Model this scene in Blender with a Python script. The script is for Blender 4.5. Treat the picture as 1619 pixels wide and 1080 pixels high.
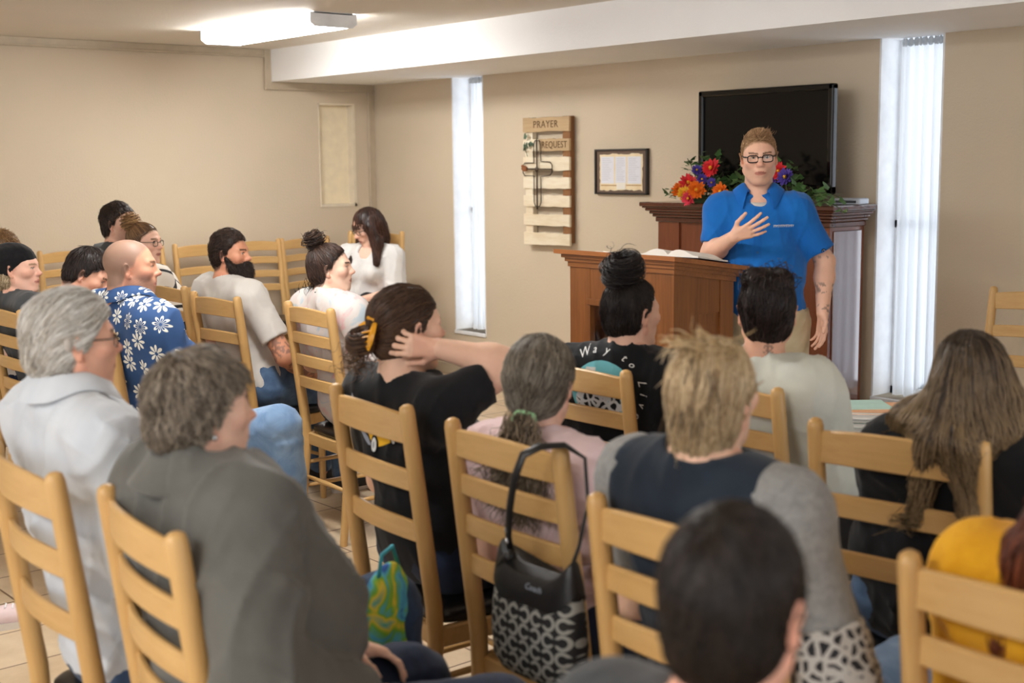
import bpy, bmesh, math, random
import numpy as np
from mathutils import Vector, Matrix
from mathutils.bvhtree import BVHTree

for o in list(bpy.data.objects):
    bpy.data.objects.remove(o)
scene = bpy.context.scene
C = scene.collection

# ------------------------------------------------------------------ camera
cam_d = bpy.data.cameras.new('camera')
cam = bpy.data.objects.new('camera', cam_d)
C.objects.link(cam)
scene.camera = cam
cam_d.sensor_width = 36.0
cam_d.lens = 2060.0 / 1619.0 * 36.0
cam_d.clip_start = 0.05
_r = Vector((.645, .764, -.0115)).normalized()
_f = Vector((-.758, .638, -.137)).normalized()
_u = _r.cross(_f).normalized()
_r = _f.cross(_u).normalized()
cam.matrix_world = Matrix(((_r.x, _u.x, -_f.x, 0), (_r.y, _u.y, -_f.y, 0), (_r.z, _u.z, -_f.z, 1.66), (0, 0, 0, 1)))
cam_d.dof.use_dof = True
cam_d.dof.focus_distance = 5.6
cam_d.dof.aperture_fstop = 3.2

# ------------------------------------------------------------------ view, world
scene.view_settings.view_transform = 'Standard'
scene.view_settings.look = 'None'
scene.view_settings.gamma = 1.0
scene.view_settings.use_curve_mapping = False
scene.view_settings.exposure = 1.25
scene.cycles.use_denoising = True
scene.cycles.max_bounces = 7
scene.cycles.diffuse_bounces = 4
scene.cycles.transparent_max_bounces = 12
scene.cycles.sample_clamp_indirect = 6.0
world = bpy.data.worlds.new('daylight')
scene.world = world
world.use_nodes = True
wn = world.node_tree
bg = wn.nodes['Background']
tc = wn.nodes.new('ShaderNodeTexCoord')
sp = wn.nodes.new('ShaderNodeSeparateXYZ')
mr = wn.nodes.new('ShaderNodeMapRange')
rp = wn.nodes.new('ShaderNodeValToRGB')
wn.links.new(tc.outputs['Generated'], sp.inputs[0])
wn.links.new(sp.outputs[1], mr.inputs[0])
mr.inputs[1].default_value = -1.0
mr.inputs[2].default_value = 1.0
wn.links.new(mr.outputs[0], rp.inputs[0])
rp.color_ramp.elements[0].position = 0.45
rp.color_ramp.elements[0].color = (.6, .6, .61, 1)
rp.color_ramp.elements[1].position = 0.62
rp.color_ramp.elements[1].color = (1.0, 1.07, 1.18, 1)
wn.links.new(rp.outputs[0], bg.inputs[0])
bg.inputs[1].default_value = 0.95

# ------------------------------------------------------------------ materials
def lin(c):
    c = np.array(c, float) / 255.0
    return tuple(np.where(c <= .04045, c / 12.92, ((c + .055) / 1.055) ** 2.4))
_M = {}
def new_mat(name):
    m = bpy.data.materials.new(name)
    m.use_nodes = True
    nt = m.node_tree
    return m, nt, nt.nodes['Principled BSDF']
def nd(nt, kind, **kw):
    n = nt.nodes.new(kind)
    for k, v in kw.items():
        setattr(n, k, v)
    return n
def ramp(nt, fac, stops):
    r = nd(nt, 'ShaderNodeValToRGB')
    el = r.color_ramp.elements
    while len(el) < len(stops):
        el.new(.5)
    for e, (p, c) in zip(el, stops):
        e.position, e.color = p, (*c, 1)
    nt.links.new(fac, r.inputs[0])
    return r.outputs[0]
def coords(nt, scale=(1, 1, 1), kind='Object'):
    t = nd(nt, 'ShaderNodeTexCoord')
    mp = nd(nt, 'ShaderNodeMapping')
    mp.inputs[3].default_value = scale
    nt.links.new(t.outputs[kind], mp.inputs[0])
    return mp.outputs[0]
def noise(nt, vec, scale, detail=3, rough=.5, dist=0):
    n = nd(nt, 'ShaderNodeTexNoise')
    n.inputs['Scale'].default_value = scale
    n.inputs['Detail'].default_value = detail
    n.inputs['Roughness'].default_value = rough
    n.inputs['Distortion'].default_value = dist
    nt.links.new(vec, n.inputs['Vector'])
    return n.outputs[0]
def bump(nt, b, h, strength, dist=.01):
    n = nd(nt, 'ShaderNodeBump')
    n.inputs['Strength'].default_value = strength
    n.inputs['Distance'].default_value = dist
    nt.links.new(h, n.inputs['Height'])
    nt.links.new(n.outputs[0], b.inputs['Normal'])
def math_n(nt, op, a, b=None, c=None):
    n = nd(nt, 'ShaderNodeMath', operation=op)
    for i, v in enumerate((a, b, c)):
        if v is None:
            continue
        if isinstance(v, (int, float)):
            n.inputs[i].default_value = v
        else:
            nt.links.new(v, n.inputs[i])
    return n.outputs[0]

def plain(name, col, rough=.6, metal=0, spec=.5, var=.06, vs=12, bmp=0, bs=200):
    if name in _M:
        return _M[name]
    m, nt, b = new_mat(name)
    c = lin(col)
    v = coords(nt)
    out = ramp(nt, noise(nt, v, vs), [(.3, [x * (1 - var) for x in c]), (.7, [min(1, x * (1 + var)) for x in c])])
    nt.links.new(out, b.inputs['Base Color'])
    b.inputs['Roughness'].default_value = rough
    b.inputs['Metallic'].default_value = metal
    b.inputs['Specular IOR Level'].default_value = spec
    if bmp:
        bump(nt, b, noise(nt, v, bs), bmp)
    _M[name] = m
    return m
def cloth(name, col, col2=None, rough=.9, scale=8, weave=.15, stops=(.35, .65), sheen=.15):
    if name in _M:
        return _M[name]
    m, nt, b = new_mat(name)
    v = coords(nt)
    c = lin(col)
    c2 = lin(col2) if col2 else tuple(x * .9 for x in c)
    nt.links.new(ramp(nt, noise(nt, v, scale, 4, .55, .6), [(stops[0], c2), (stops[1], c)]), b.inputs['Base Color'])
    b.inputs['Roughness'].default_value = rough
    b.inputs['Specular IOR Level'].default_value = .2
    b.inputs['Sheen Weight'].default_value = sheen
    bump(nt, b, noise(nt, v, 420, 2), weave, .002)
    _M[name] = m
    return m
def wood(name, light, dark, axis=2, rough=.4, scale=6, stretch=.08, coat=0, bmp=.04, contrast=(.3, .7)):
    if name in _M:
        return _M[name]
    m, nt, b = new_mat(name)
    s = [1, 1, 1]
    s[axis] = stretch
    v = coords(nt, s)
    n1 = noise(nt, v, scale, 5, .6, .8)
    n2 = noise(nt, v, scale * 9, 3, .6, .2)
    f = math_n(nt, 'ADD', math_n(nt, 'MULTIPLY', n1, .6), math_n(nt, 'MULTIPLY', n2, .4))
    nt.links.new(ramp(nt, f, [(contrast[0], lin(dark)), (contrast[1], lin(light))]), b.inputs['Base Color'])
    b.inputs['Roughness'].default_value = rough
    b.inputs['Coat Weight'].default_value = coat
    b.inputs['Coat Roughness'].default_value = .15
    bump(nt, b, n2, bmp, .004)
    _M[name] = m
    return m
def attr_mat(name, rough=.5, spec=.4, sheen=0, sss=0, var=0, vs=40, bmp=0, bs=300):
    if name in _M:
        return _M[name]
    m, nt, b = new_mat(name)
    a = nd(nt, 'ShaderNodeAttribute', attribute_name='Col')
    out = a.outputs[0]
    if var:
        hv = nd(nt, 'ShaderNodeHueSaturation')
        nt.links.new(out, hv.inputs['Color'])
        mrn = nd(nt, 'ShaderNodeMapRange')
        mrn.inputs[3].default_value = 1 - var
        mrn.inputs[4].default_value = 1 + var
        nt.links.new(noise(nt, coords(nt), vs, 4), mrn.inputs[0])
        nt.links.new(mrn.outputs[0], hv.inputs['Value'])
        out = hv.outputs[0]
    nt.links.new(out, b.inputs['Base Color'])
    b.inputs['Roughness'].default_value = rough
    b.inputs['Specular IOR Level'].default_value = spec
    if sss:
        b.inputs['Subsurface Weight'].default_value = sss
        b.inputs['Subsurface Radius'].default_value = (.012, .005, .003)
        b.inputs['Subsurface Scale'].default_value = 1.0
    if bmp:
        bump(nt, b, noise(nt, coords(nt), bs), bmp, .002)
    _M[name] = m
    return m

# ------------------------------------------------------------------ mesh helpers
def new_obj(name, verts, faces, mat, parent=None, smooth=False):
    me = bpy.data.meshes.new(name)
    me.from_pydata([tuple(v) for v in verts], [], faces)
    me.update()
    if smooth:
        me.polygons.foreach_set('use_smooth', [True] * len(me.polygons))
    if mat:
        me.materials.append(mat)
    o = bpy.data.objects.new(name, me)
    C.objects.link(o)
    if parent:
        o.parent = parent
    return o
class MB:
    """collects shapes that become ONE mesh object"""
    def __init__(self):
        self.bm = bmesh.new()
    def box(self, lo, hi, bev=0, rot=None, seg=1):
        c = [(a + b) / 2 for a, b in zip(lo, hi)]
        s = [abs(b - a) for a, b in zip(lo, hi)]
        M = Matrix.Translation(c)
        if rot is not None:
            M = M @ rot.to_4x4()
        r = bmesh.ops.create_cube(self.bm, size=1, matrix=M @ Matrix.Diagonal((*s, 1)))
        if bev:
            vs = r['verts']
            es = list({e for v in vs for e in v.link_edges})
            bmesh.ops.bevel(self.bm, geom=es, offset=min(bev, min(s) * .45), segments=seg, affect='EDGES', profile=.5)
        return self
    def loft(self, rings, closed=False, cap=True):
        """rings: list of equal-length point lists"""
        vr = [[self.bm.verts.new(p) for p in r] for r in rings]
        n = len(vr[0])
        m = len(vr)
        for i in range(m if closed else m - 1):
            a, b = vr[i], vr[(i + 1) % m]
            for j in range(n):
                try:
                    self.bm.faces.new((a[j], a[(j + 1) % n], b[(j + 1) % n], b[j]))
                except ValueError:
                    pass
        if cap and not closed:
            self.bm.faces.new(vr[0][::-1])
            self.bm.faces.new(vr[-1])
        return self
    def tube(self, pts, rad, n=10, sq=1.0, closed=False, flat=None):
        """swept rounded section along pts; rad scalar or list; flat=(a,b) section half sizes"""
        pts = [Vector(p) for p in pts]
        m = len(pts)
        rads = rad if isinstance(rad, (list, tuple)) else [rad] * m
        rings = []
        ref = None
        for i, p in enumerate(pts):
            if closed:
                t = (pts[(i + 1) % m] - pts[i - 1]).normalized()
            else:
                t = (pts[min(i + 1, m - 1)] - pts[max(i - 1, 0)]).normalized()
            if ref is None:
                ref = Vector((1, 0, 0)) if abs(t.x) < .9 else Vector((0, 1, 0))
            ref = (ref - t * ref.dot(t)).normalized()
            b = t.cross(ref)
            a1, b1 = (flat if flat else (1, 1))
            ring = []
            for k in range(n):
                th = 2 * math.pi * k / n
                ring.append(p + (ref * math.cos(th) * a1 + b * math.sin(th) * b1) * rads[i])
            rings.append(ring)
        return self.loft(rings, closed)
    def lathe(self, prof, n=24, center=(0, 0, 0)):
        rings = []
        for r, z in prof:
            rings.append([(center[0] + r * math.cos(2 * math.pi * k / n), center[1] + r * math.sin(2 * math.pi * k / n), center[2] + z) for k in range(n)])
        return self.loft(rings)
    def prism(self, pts2, y0, y1, plane='xz'):
        def P(u, v, w):
            return {'xz': (u, w, v), 'xy': (u, v, w), 'yz': (w, u, v)}[plane]
        return self.loft([[P(u, v, y0) for u, v in pts2], [P(u, v, y1) for u, v in pts2]])
    def sphere(self, c, r, seg=12, scale=(1, 1, 1)):
        bmesh.ops.create_uvsphere(self.bm, u_segments=seg, v_segments=seg // 2 + 1, radius=r, matrix=Matrix.Translation(c) @ Matrix.Diagonal((*scale, 1)))
        return self
    def quad(self, *pts):
        self.bm.faces.new([self.bm.verts.new(p) for p in pts])
        return self
    def build(self, name, mat, parent=None, smooth=False, auto=False):
        bmesh.ops.recalc_face_normals(self.bm, faces=self.bm.faces)
        me = bpy.data.meshes.new(name)
        self.bm.to_mesh(me)
        self.bm.free()
        if smooth:
            me.polygons.foreach_set('use_smooth', [True] * len(me.polygons))
            if auto:
                me.set_sharp_from_angle(angle=math.radians(auto if auto is not True else 40))
        if mat:
            me.materials.append(mat)
        o = bpy.data.objects.new(name, me)
        C.objects.link(o)
        if parent:
            o.parent = parent
        return o
def tag(o, label, cat, group=None, kind=None):
    o['label'] = label
    o['category'] = cat
    if group:
        o['group'] = group
    if kind:
        o['kind'] = kind
    return o
def thing(name, label, cat, loc=(0, 0, 0), rotz=0, group=None, scale=1):
    o = bpy.data.objects.new(name, None)
    o.empty_display_size = .1
    C.objects.link(o)
    o.location = loc
    o.rotation_euler = (0, 0, math.radians(rotz))
    o.scale = (scale,) * 3
    return tag(o, label, cat, group)
def struct(o):
    o['kind'] = 'structure'
    return o
def dup(root, loc, rotz, label, group=None, scale=1):
    r = root.copy()
    C.objects.link(r)
    r.location = loc
    r.rotation_euler = (0, 0, math.radians(rotz))
    r.scale = (scale,) * 3
    r['label'] = label
    if group:
        r['group'] = group
    for ch in root.children:
        c = ch.copy()
        C.objects.link(c)
        c.parent = r
        for g in ch.children:
            d = g.copy()
            C.objects.link(d)
            d.parent = c
    return r
def text_mesh(body, size=1.0, extrude=0.0, shear=0.0, spacing=1.0):
    cu = bpy.data.curves.new('lettering', 'FONT')
    cu.body = body
    cu.size = size
    cu.extrude = extrude
    cu.shear = shear
    cu.space_character = spacing
    cu.align_x = 'CENTER'
    cu.align_y = 'CENTER'
    cu.resolution_u = 3
    o = bpy.data.objects.new('lettering', cu)
    me = o.to_mesh()
    vs = [v.co.copy() for v in me.vertices]
    fs = [tuple(p.vertices) for p in me.polygons]
    o.to_mesh_clear()
    bpy.data.objects.remove(o)
    bpy.data.curves.remove(cu)
    return vs, fs

# ------------------------------------------------------------------ room shell
XL, YW, ZC, ZS, YS = -9.1, 6.19, 2.54, 2.295, 5.235
def wall_paint(name, col):
    m, nt, b = new_mat(name)
    v = coords(nt)
    c = lin(col)
    nt.links.new(ramp(nt, noise(nt, v, 1.3, 3), [(.3, [x * .97 for x in c]), (.7, [x * 1.03 for x in c])]), b.inputs['Base Color'])
    b.inputs['Roughness'].default_value = .75
    b.inputs['Specular IOR Level'].default_value = .3
    bump(nt, b, noise(nt, v, 70, 4, .6), .35, .006)
    return m
M_WALL = wall_paint('tan_wall_paint', (206, 191, 168))
M_CEIL = wall_paint('ceiling_paint', (226, 219, 208))
M_SOFF = wall_paint('white_soffit_paint', (248, 248, 248))
M_TRIM = plain('tan_trim_paint', (190, 175, 152), .5)
M_WHITE = plain('white_paint', (236, 238, 240), .5)
m, nt, b = new_mat('floor_tile')
v = coords(nt)
br = nd(nt, 'ShaderNodeTexBrick', offset=0.0, squash=1.0)
br.inputs['Scale'].default_value = 1.0
br.inputs['Brick Width'].default_value = .33
br.inputs['Row Height'].default_value = .33
br.inputs['Mortar Size'].default_value = .005
br.inputs['Mortar Smooth'].default_value = .3
br.inputs['Color1'].default_value = (*lin((214, 194, 164)), 1)
br.inputs['Color2'].default_value = (*lin((203, 181, 150)), 1)
br.inputs['Mortar'].default_value = (*lin((120, 95, 72)), 1)
nt.links.new(v, br.inputs['Vector'])
mx = nd(nt, 'ShaderNodeMix', data_type='RGBA', blend_type='MULTIPLY')
mx.inputs[0].default_value = .55
nt.links.new(br.outputs[0], mx.inputs[6])
nt.links.new(ramp(nt, noise(nt, v, 5, 5, .6), [(.3, lin((205, 190, 170))), (.7, (1, 1, 1))]), mx.inputs[7])
nt.links.new(mx.outputs[2], b.inputs['Base Color'])
b.inputs['Roughness'].default_value = .45
M_FLOOR = m

struct(MB().box((XL - .2, -2.5, -.1), (3.0, YW + .3, 0)).build('floor', M_FLOOR))
struct(MB().box((XL - .2, -2.5, ZC), (3.0, YS, ZC + .1)).build('ceiling', M_CEIL))
struct(MB().box((XL - .2, YS, ZS), (3.0, YW + .3, ZC + .1)).build('ceiling_soffit', M_SOFF))
# front wall with two tall slots for the windows
WX = [(-8.04, -7.655), (-4.225, -3.83)]
SILL = (.36, .33)
fw = MB()
xs = [XL - .2, WX[0][0], WX[0][1], WX[1][0], WX[1][1], 3.0]
for i in (0, 2, 4):
    fw.box((xs[i], YW, 0), (xs[i + 1], YW + .2, ZS))
for (a, bb), s in zip(WX, SILL):
    fw.box((a, YW, 0), (bb, YW + .2, s))
struct(fw.build('wall_front', M_WALL))
# left wall with a small recessed window
RY0, RY1, RZ0, RZ1 = 5.652, 6.0, 1.31, 2.14
lw = MB()
lw.box((XL - .2, -2.5, 0), (XL, RY0, ZC)).box((XL - .2, RY1, 0), (XL, YW, ZC)).box((XL - .2, RY0, 0), (XL, RY1, RZ0)).box((XL - .2, RY0, RZ1), (XL, RY1, ZC))
struct(lw.build('wall_left', M_WALL))
w3 = struct(MB().box((XL - .09, RY0, RZ0), (XL - .075, RY1, RZ1)).build('window_3', plain('cream_panel', (236, 222, 192), .4)))
fr = MB()
t = .022
fr.box((XL - .08, RY0, RZ0), (XL + .006, RY1, RZ0 + t)).box((XL - .08, RY1 - t, RZ0), (XL + .006, RY1, RZ1)).box((XL - .08, RY0, RZ1 - t * .6), (XL + .004, RY1, RZ1)).box((XL - .08, RY0, RZ0), (XL + .004, RY0 + t * .5, RZ1))
fr.build('window_frame', plain('cream_trim', (226, 214, 192), .5), w3)
# trim boards along the top of the left wall, stepping down round the soffit
tr = MB()
tw, tt = .062, .016
tr.box((XL, -2.5, ZC - tw), (XL + tt, YS - tw, ZC), .004).box((XL, -2.5, ZC - tw), (XL + tt + .01, YS - tw, ZC - tw + .016), .004)
struct(tr.build('trim_1', M_TRIM))
struct(MB().box((XL, YS - tw, ZS - tw), (XL + tt, YS, ZC), .004).box((XL, YS - tw, ZS - tw + .016), (XL + tt + .01, YS - tw + .016, ZC - tw), .003).build('trim_2', M_TRIM))
struct(MB().box((XL, YS, ZS - tw), (XL + tt, YW, ZS), .004).box((XL, YS - tw, ZS - tw), (XL + tt + .01, YW, ZS - tw + .016), .003).build('trim_3', M_TRIM))
struct(MB().box((XL, YW - tw, 0), (XL + tt, YW, ZS - tw), .004).box((XL, YW - tw - .006, 0), (XL + tt + .012, YW - tw + .012, ZS - tw), .003).build('trim_4', M_TRIM))
struct(MB().box((XL, -2.5, 0), (XL + .014, YW, .09), .004).build('baseboard_left', M_TRIM))
bb = MB()
bb.box((XL, YW - .014, 0), (3.0, YW, .09), .004)
struct(bb.build('baseboard_front', M_TRIM))
# tall windows: white reveals, sill, frame, pane
m, nt, b = new_mat('window_glass')
mixs = nd(nt, 'ShaderNodeMixShader')
tra = nd(nt, 'ShaderNodeBsdfTransparent')
glo = nd(nt, 'ShaderNodeBsdfGlossy')
glo.inputs['Roughness'].default_value = .02
mixs.inputs[0].default_value = .06
nt.links.new(tra.outputs[0], mixs.inputs[1])
nt.links.new(glo.outputs[0], mixs.inputs[2])
nt.links.new(mixs.outputs[0], nt.nodes['Material Output'].inputs[0])
M_GLASS = m
for i, ((a, bx), s) in enumerate(zip(WX, SILL)):
    w = MB()
    w.box((a, YW, s), (a + .012, YW + .2, ZS)).box((bx - .012, YW, s), (bx, YW + .2, ZS)).box((a, YW - .012, s - .03), (bx, YW + .2, s), .004)
    w = struct(w.build('window_%d' % (i + 1), M_WHITE))
    g = MB()
    y = YW + .17
    g.box((a + .012, y, s), (a + .05, y + .03, ZS)).box((bx - .05, y, s), (bx - .012, y + .03, ZS)).box((a + .012, y, s), (bx - .012, y + .03, s + .04)).box((a + .012, y, 1.27), (bx - .012, y + .03, 1.31))
    g.build('window_frame', M_WHITE, w)
    MB().box((a + .04, y + .012, s + .03), (bx - .04, y + .018, ZS)).build('window_pane', M_GLASS, w)

# sheer curtains
m, nt, b = new_mat('sheer_curtain')
dif = nd(nt, 'ShaderNodeBsdfDiffuse')
dif.inputs[0].default_value = (.86, .88, .9, 1)
trl = nd(nt, 'ShaderNodeBsdfTranslucent')
trl.inputs[0].default_value = (.86, .9, .93, 1)
trp = nd(nt, 'ShaderNodeBsdfTransparent')
m1 = nd(nt, 'ShaderNodeMixShader')
m1.inputs[0].default_value = .5
nt.links.new(dif.outputs[0], m1.inputs[1])
nt.links.new(trl.outputs[0], m1.inputs[2])
m2 = nd(nt, 'ShaderNodeMixShader')
wv = noise(nt, coords(nt, (1, 1, .03)), 30, 2)
mrn = nd(nt, 'ShaderNodeMapRange')
mrn.inputs[3].default_value = .0
mrn.inputs[4].default_value = .12
nt.links.new(wv, mrn.inputs[0])
nt.links.new(mrn.outputs[0], m2.inputs[0])
nt.links.new(m1.outputs[0], m2.inputs[1])
nt.links.new(trp.outputs[0], m2.inputs[2])
nt.links.new(m2.outputs[0], nt.nodes['Material Output'].inputs[0])
M_CURT = m
def curtain(x0, x1, y, z0, z1, label, seed, flare=0, lift=0):
    r = random.Random(seed)
    root = thing('sheer_curtain', label, 'curtain', ((x0 + x1) / 2, y, z0), 0, 'sheer white curtains in the slot windows')
    nx, nz = 70, 40
    ph = [r.uniform(0, 6) for _ in range(4)]
    vs = []
    for k in range(nz + 1):
        tz = k / nz
        for i in range(nx + 1):
            u = i / nx
            wx = (x1 - x0) * (1 + flare * (1 - tz) ** 2)
            x = -(x1 - x0) / 2 + u * wx - (wx - (x1 - x0)) * .8 * 0
            if flare < 0:
                x = (x1 - x0) / 2 - (1 - u) * (x1 - x0) * (1 + flare * tz ** .6)
            am = .010 + .012 * (1 - tz)
            dy = am * math.sin(u * 27 + ph[0] + .6 * math.sin(tz * 3 + ph[1])) + .5 * am * math.sin(u * 61 + ph[2] + tz)
            z = tz * (z1 - z0)
            if k == 0:
                z += lift * max(0, math.sin((u - .45) * 7)) * .08
            vs.append((x, dy, z))
    fs = []
    W = nx + 1
    for k in range(nz):
        for i in range(nx):
            fs.append((k * W + i, k * W + i + 1, (k + 1) * W + i + 1, (k + 1) * W + i))
    new_obj('drape', vs, fs, M_CURT, root, True)
    hd = MB()
    n = 26
    for i in range(n):
        u = (i + .5) / n
        hd.sphere((-(x1 - x0) / 2 + u * (x1 - x0), -.004 + .012 * math.sin(i * 2.3), z1 - z0 - .012), .014, 8, (.75, .8, 1.7))
    hd.build('gathered_heading', M_CURT, root, True)
    MB().tube([(-(x1 - x0) / 2 - .004, .012, z1 - z0 - .02), ((x1 - x0) / 2 + .004, .012, z1 - z0 - .02)], .006, 8).build('curtain_rod', M_WHITE, root, True)
    return root
curtain(-7.925, -7.675, YW + .09, .37, ZS - .012, 'narrow white sheer curtain in slot window left of pallet sign', 3, 0, .3)
curtain(-4.135, -3.85, YW + .085, .34, ZS - .012, 'white sheer curtain in slot window right of the television', 5, 0, 1)

# ceiling light
m, nt, b = new_mat('light_diffuser')
b.inputs['Base Color'].default_value = (.9, .9, .9, 1)
b.inputs['Emission Color'].default_value = (1, .985, .95, 1)
b.inputs['Emission Strength'].default_value = 15
nt.links.new(ramp(nt, noise(nt, coords(nt), 3), [(.0, (1, .99, .97)), (1, (1, 1, .99))]), b.inputs['Emission Color'])
M_DIFF = m
def fixture(x0, x1, y0, y1, label):
    cx, cy = (x0 + x1) / 2, (y0 + y1) / 2
    L, W = (x1 - x0) / 2, (y1 - y0) / 2
    root = thing('ceiling_light', label, 'light', (cx, cy, ZC), 0)
    prof = [(-W, -.012), (-W, -.06), (-W + .03, -.082), (W - .03, -.082), (W, -.06), (W, -.012)]
    MB().loft([[(-L + .012, p[0], p[1]) for p in prof], [(L - .012, p[0], p[1]) for p in prof]]).build('diffuser', M_DIFF, root)
    MB().box((-L, -W + .02, -.012), (L, W - .02, 0), .002).build('backplate', M_WHITE, root)
    for s in (-1, 1):
        pr = [(-W - .004, -.004), (-W - .004, -.064), (-W + .028, -.086), (W - .028, -.086), (W + .004, -.064), (W + .004, -.004)]
        MB().loft([[(s * (L - .012), p[0], p[1]) for p in pr], [(s * L, p[0], p[1]) for p in pr]]).build('end_cap', M_WHITE, root)
    return root
fixture(-8.05, -6.67, 4.12, 4.43, 'lit white fluorescent box light on the ceiling above the left wall')
fixture(-4.9, -3.5, 2.2, 2.5, 'added out-of-view box light on the ceiling, top light for the seated rows')  # added lamp above the frame, gives the heads top light
fixture(-2.4, -1.0, -1.2, -.9, 'added out-of-view box light on the ceiling behind the back row, fill light')  # added unseen lamp, set back so near figures stay less bright

# ------------------------------------------------------------------ ladder back chairs
M_BEECH = wood('beech_wood', (212, 172, 112), (190, 146, 86), 2, .38, 7, .07)
M_BEECHX = wood('beech_wood_slat', (214, 175, 116), (193, 150, 90), 0, .38, 7, .07)
M_BEECHY = wood('beech_wood_rail', (208, 168, 108), (186, 142, 80), 1, .38, 7, .07)
M_VINYL = plain('black_vinyl', (26, 25, 26), .32, 0, .5, .1, 20, .12, 160)
def make_chair(n_slats, loc, rz, label, scale=1, group='ladder back chairs'):
    root = thing('ladder_back_chair', label, 'chair', loc, rz, group, scale)
    def post_y(z):      # the back leans: top at y=0, seat level at y=.075
        return np.interp(z, [0, .44, 1.05], [.03, .078, 0])
    for s in (-1, 1):
        zs = [0, .1, .25, .4, .5, .65, .8, .95, 1.03, 1.044, 1.05]
        ra = [.015, .0165, .019, .0205, .021, .021, .0205, .0195, .019, .016, .008]
        MB().tube([(s * .2, post_y(z), z) for z in zs], ra, 12, flat=(1.0, 1.12)).build('back_post', M_BEECH, root, True, 50)
        MB().tube([(s * .195, .455, z) for z in (0, .1, .25, .4, .435)], [.014, .016, .018, .0195, .0195], 12).build('front_leg', M_BEECH, root, True, 50)
    zc = [.995, .893, .791, .689] if n_slats == 4 else [.985, .845, .705]
    for i, z in enumerate(zc):
        h = (.082 if i == 0 else .06) if n_slats == 3 else (.07 if i == 0 else .056)
        rings = []
        nn = 13
        for k in range(nn):
            u = -1 + 2 * k / (nn - 1)
            x = u * .188
            y = post_y(z) - .026 * (1 - u * u)
            arch = .014 * (1 - u * u) if i == 0 else .008 * (1 - u * u)
            low = .006 * (1 - u * u)
            t = .0075
            zt, zb = z + h / 2 + arch - .006, z - h / 2 + low
            rings.append([(x, y - t, zb + .003), (x, y - t * .6, zb), (x, y + t * .6, zb), (x, y + t, zb + .003), (x, y + t, zt - .004), (x, y + t * .5, zt), (x, y - t * .5, zt), (x, y - t, zt - .004)])
        MB().loft(rings).build('slat', M_BEECHX, root, True, 35)
    # seat frame and cushion
    f = MB()
    f.box((-.19, .445, .385), (.19, .467, .44), .004)
    f.box((-.19, .072, .385), (.19, .094, .44), .004)
    for s in (-1, 1):
        f.box((s * .197 - .011, .08, .385), (s * .197 + .011, .46, .44), .004)
    f.build('seat_frame', M_BEECHX, root)
    rings = []
    for zz, ins in ((.438, .012), (.443, .002), (.455, -.004), (.47, -.003), (.48, .008), (.487, .03), (.492, .08), (.494, .14)):
        ring = []
        for k in range(36):
            th = 2 * math.pi * k / 36
            ct, st = math.cos(th), math.sin(th)
            e = .32
            sx = math.copysign(abs(ct) ** e, ct) * (.213 - ins)
            sy = math.copysign(abs(st) ** e, st) * (.2 - ins)
            ring.append((sx * (1.0 if sy > 0 else .94), .285 + sy, zz))
        rings.append(ring)
    MB().loft(rings).build('seat_cushion', M_VINYL, root, True, 60)
    for s in (-1, 1):
        for z in (.3, .19):
            MB().tube([(s * .2, post_y(z), z), (s * .199, .25, z + .004), (s * .195, .455, z + .008)], [.008, .0115, .008], 8).build('side_stretcher', M_BEECHY, root, True)
    for z in (.33, .22):
        MB().tube([(-.195, .455, z), (0, .455, z), (.195, .455, z)], [.008, .0115, .008], 8).build('front_stretcher', M_BEECHX, root, True)
    MB().tube([(-.2, post_y(.24), .24), (0, post_y(.24), .24), (.2, post_y(.24), .24)], [.008, .0115, .008], 8).build('back_stretcher', M_BEECHX, root, True)
    return root
_src = {}
def chair(n, x, y, rz, label, scale=1):
    if n not in _src:
        _src[n] = make_chair(n, (x, y, 0), rz, label, scale)
        return _src[n]
    return dup(_src[n], (x, y, 0), rz, label, None, scale)
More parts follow.
